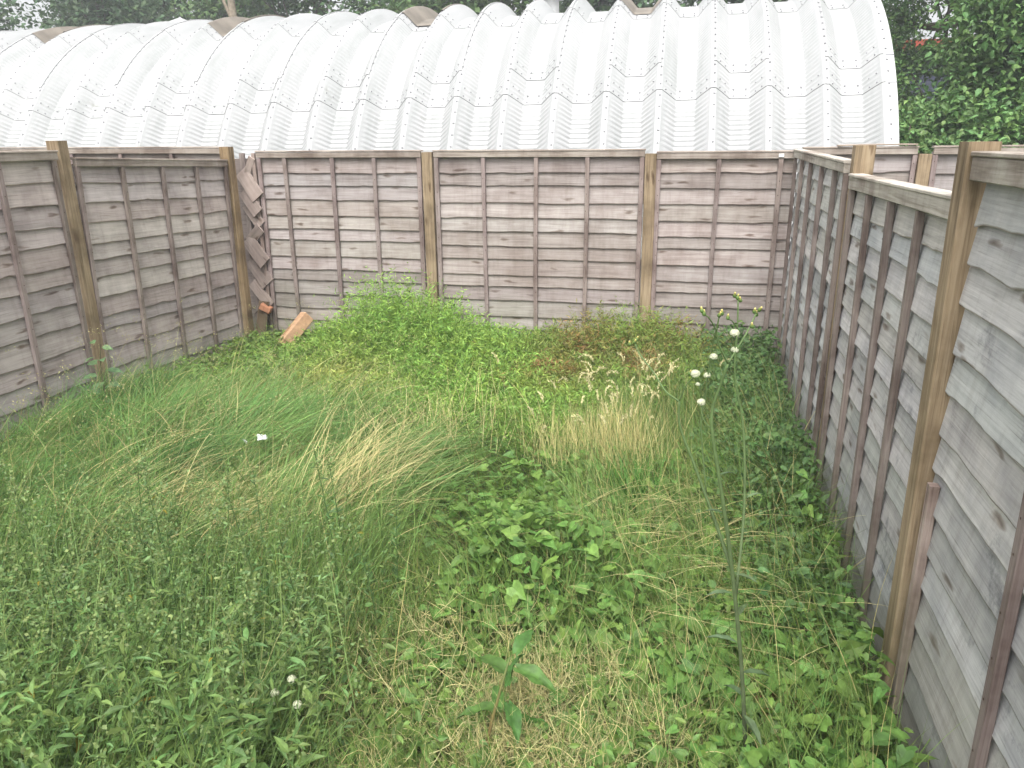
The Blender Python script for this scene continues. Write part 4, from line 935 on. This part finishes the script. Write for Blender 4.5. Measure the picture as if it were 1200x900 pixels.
TG = 'trees beyond the hut'
# right of the hut, close
tree('broadleaf_tree', 4.7, 11.0, 3.2, [(-1.05, 0, 2.95, .75, .8, .75, 1.0), (-.85, .1, 3.85, .7, .8, .55, .8), (-.3, -.2, 2.2, .9, .9, .8, .7), (-1.3, -.2, 1.95, .7, .7, .5, .7), (.1, .3, 4.9, 1.2, 1.1, .9, .6), (.9, 0, 3.4, 1.0, 1.1, 1.4, .5)], 34000, .085, (.13, .23, .085), 501, 'large leaved green tree at the right edge behind the neighbouring fence', TG, .16, T_OVATE)
tree('leafy_bush', 3.1, 10.6, .9, [(0, 0, 1.55, .75, .6, .6, 1.), (-.55, .3, 1.75, .45, .5, .5, .6), (.5, .3, 1.8, .6, .6, .5, .8), (-.2, 0, .6, .8, .6, .6, .4)], 14000, .075, (.165, .28, .11), 502, 'low leafy bush against the right end of the white hut', TG, .06, T_OVATE)
tree('overhanging_tree', 4.1, 15.2, 4.2, [(-.5, 0, 4.5, 1.3, 1.0, .50, 1.2), (.7, 0, 4.35, 1.0, .9, .55, 1.), (-1.0, .2, 3.6, .28, .6, .5, .4), (-.15, 0, 3.12, .75, .7, .22, .5), (-.95, 0, 2.6, .3, .6, .6, .4), (.5, 0, 2.7, .55, .7, .5, .5), (-.3, -.2, 2.05, .9, .8, .45, .6), (0, .2, 5.7, 1.8, 1.4, .9, .7), (.62, 0, 3.55, .25, .5, .35, .2)], 30000, .08, (.115, .205, .072), 503, 'darker tree overhanging behind the hut end with sky gaps under its branches', TG, .15, T_OVATE)
# far row behind the hut
far = [(-25.5, 24, 8.5, 0), (-21.5, 26, 9.5, 1), (-18.2, 23, 8.2, 0), (-14.8, 25, 9.2, 2), (-11.4, 23.5, 8.4, 1), (-8.3, 25, 8.8, 0), (-5.4, 23, 8.0, 2), (-2.5, 24.5, 8.3, 1), (.3, 23, 8.0, 0), (2.8, 25, 8.4, 2), (-29, 26, 9.5, 1), (-16.5, 29, 11, 0), (-9.8, 29.5, 10.5, 1), (-3.8, 29, 10, 0), (-23.5, 30, 11, 2), (-22.6, 22, 8.0, 0), (-19.9, 28, 10.2, 1), (-6.9, 21.8, 7.4, 2)]
FL = ['dark dense tree behind the hut', 'mid green bushy tree behind the hut', 'paler loose tree behind the hut']
FC = [(.065, .115, .055), (.08, .14, .06), (.11, .18, .07)]
where = ['at the photo left edge', 'second from the left edge', 'left of the pale roof vent', 'above the pale roof vent', 'right of the pale roof vent', 'above the second roof light', 'above the roof light left of centre', 'left of the grey round vent', 'right of the grey round vent', 'above the hut near its right end', 'outside the left edge', 'in the rear line left of the pale vent', 'in the rear line right of the pale vent', 'in the rear line over the middle of the hut', 'in the rear line at far left', 'filling the upper left corner of the photo', 'in the rear line third from left', 'lowest of the row, beside the round vent']
for i, (x_, y_, h_, k) in enumerate(far):
    rr = np.random.default_rng(600 + i)
    bl = [(rr.uniform(-1, 1) * 1.0, rr.uniform(-.8, .8), h_ * f + rr.uniform(-.3, .3), rr.uniform(1.3, 2.0), 1.4, h_ * .13, 1.) for f in (.35, .47, .58, .68, .78, .9)] + [(rr.uniform(-1.6, 1.6), rr.uniform(-1, 0), h_ * rr.uniform(.4, .8), 1.1, 1.0, .9, .6) for _ in range(3)]
    tree('background_tree', x_, y_, h_ * .8, bl, 9000, .20, FC[k], 700 + i, FL[k] + ', ' + where[i], TG, .16, T_DIAM, (1, 1, 1))
t = thing('bare_trunk_tree', 'pale slender trunk with few leaves showing above the hut left of centre', 'tree', (-12.9, 21.5, 0), TG)
b = B(); tube(b, spline([(0, 0, 0), (.1, 0, 3), (-.05, 0, 6), (.1, 0, 8.5)], 12), np.linspace(.16, .07, 12), 8, (2.6, 2.6, 2.5)); tube(b, spline([(0, 0, 5.0), (-.35, 0, 5.9), (-.5, .1, 7)], 7), np.linspace(.06, .025, 7), 6, (2.4, 2.4, 2.3)); link('trunk', b.mesh('trunk', M_bark, True), t)
v = Veg(); m = 1200; P = rng.normal(0, 1, (m, 3)) * np.array([.8, .6, .7]) + np.array([0, 0, 8.2]); s = rng.uniform(.1, .17, m)
v.add(*place(T_DIAM, P, rng.normal(0, 1, (m, 3)), rng.normal(0, .5, (m, 3)) + np.array([0, 0, 1.]), s, s * .6, tone(m, (.08, .13, .05), .2, .1))); v.obj('crown', M_tree, t)

# thin scattering volume added to wash out contrast like a window pane's veil
b = B(); hx0, hx1, hy0, hy1, hz0, hz1 = -140, 140, -80, 240, -1.2, 14
b.add([(hx0, hy0, hz0), (hx1, hy0, hz0), (hx1, hy1, hz0), (hx0, hy1, hz0), (hx0, hy0, hz1), (hx1, hy0, hz1), (hx1, hy1, hz1), (hx0, hy1, hz1)], [np.array([[3, 2, 1, 0], [4, 5, 6, 7], [0, 1, 5, 4], [1, 2, 6, 5], [2, 3, 7, 6], [3, 0, 4, 7]])])
hm, hnt, hout = newmat('veil_haze'); pv = hnt.nodes.new('ShaderNodeVolumePrincipled'); pv.inputs['Color'].default_value = (.93, .96, 1, 1); pv.inputs['Density'].default_value = .004
hnt.links.new(pv.outputs[0], hout.inputs['Volume'])
link('haze', b.mesh('haze', hm))['kind'] = 'stuff'

# dark shed with a red eaves board glimpsed through the branches
sh = thing('dark_shed', 'dark blue shed with a red eaves board glimpsed through the tree gap at right', 'shed', (6.6, 22.5, 0))
b = B(); beam(b, (-2.2, 0, 1.85), (2.2, 0, 1.85), (0, 0, 1), 3.7, 3.0, .02, 2); link('wall', b.mesh('wall', plain_mat('dark_blue_cladding', (.030, .036, .06), .7, .2, 3.)), sh)
b = B(); beam(b, (-2.35, -1.62, 3.83), (2.35, -1.62, 3.83), (0, 0, 1), .22, .06, .008, 3); link('eaves_board', b.mesh('eaves_board', plain_mat('red_board', (.33, .06, .03), .6, .15)), sh)
b = B(); beam(b, (-2.4, 0, 3.75), (2.4, 0, 3.75), (0, 1, 0), 3.16, .07, .01, 3); link('roof', b.mesh('roof', plain_mat('pale_roof_sheet', (.55, .55, .55), .6, .1)), sh)

# ------------------------------------------------------------------ light, sky, camera
w = bpy.data.worlds.new('World'); SC.world = w; w.use_nodes = True; nt = w.node_tree; nt.nodes.clear()
sky = nt.nodes.new('ShaderNodeTexSky'); sky.sky_type = 'NISHITA'; sky.sun_disc = False
SUN_EL, SUN_AZ = R(60), R(178)          # azimuth clockwise from +Y
sky.sun_elevation = SUN_EL; sky.sun_rotation = SUN_AZ; sky.air_density = 1.0; sky.dust_density = 6.0; sky.ozone_density = .6
hs = nt.nodes.new('ShaderNodeHueSaturation'); hs.inputs['Saturation'].default_value = .10
bg = nt.nodes.new('ShaderNodeBackground'); bg.inputs[1].default_value = .15
wo = nt.nodes.new('ShaderNodeOutputWorld')
nt.links.new(sky.outputs[0], hs.inputs['Color']); nt.links.new(hs.outputs[0], bg.inputs[0]); nt.links.new(bg.outputs[0], wo.inputs[0])
sl = bpy.data.lights.new('sun', 'SUN'); sl.energy = .6; sl.angle = R(35); sl.color = (1, .97, .92)
so = bpy.data.objects.new('sun', sl); COL.objects.link(so)
d = Vector((math.sin(SUN_AZ) * math.cos(SUN_EL), math.cos(SUN_AZ) * math.cos(SUN_EL), math.sin(SUN_EL)))
so.rotation_euler = d.to_track_quat('Z', 'Y').to_euler(); so.location = (-4, -5, 12)

f, pi_, ro, ya = 911.63, R(17.58), R(-.67), R(13.19)
fw = np.array([-math.sin(ya) * math.cos(pi_), math.cos(ya) * math.cos(pi_), -math.sin(pi_)]); rt = np.array([math.cos(ya), math.sin(ya), 0]); up = np.cross(rt, fw)
r2 = math.cos(ro) * rt + math.sin(ro) * up; u2 = -math.sin(ro) * rt + math.cos(ro) * up
cd = bpy.data.cameras.new('camera'); cam = bpy.data.objects.new('camera', cd); COL.objects.link(cam)
cam.matrix_world = Matrix(((r2[0], u2[0], -fw[0], 0), (r2[1], u2[1], -fw[1], 0), (r2[2], u2[2], -fw[2], 1.911), (0, 0, 0, 1)))
cd.sensor_width = 36; cd.sensor_fit = 'HORIZONTAL'; cd.lens = f / 1200 * 36; cd.clip_start = .05; cd.clip_end = 600
SC.camera = cam
SC.view_settings.view_transform = 'Standard'; SC.view_settings.look = 'None'; SC.view_settings.gamma = 1; SC.view_settings.exposure = 1.27
SC.cycles.max_bounces = 6; SC.cycles.diffuse_bounces = 4; SC.cycles.transmission_bounces = 3; SC.cycles.use_denoising = True
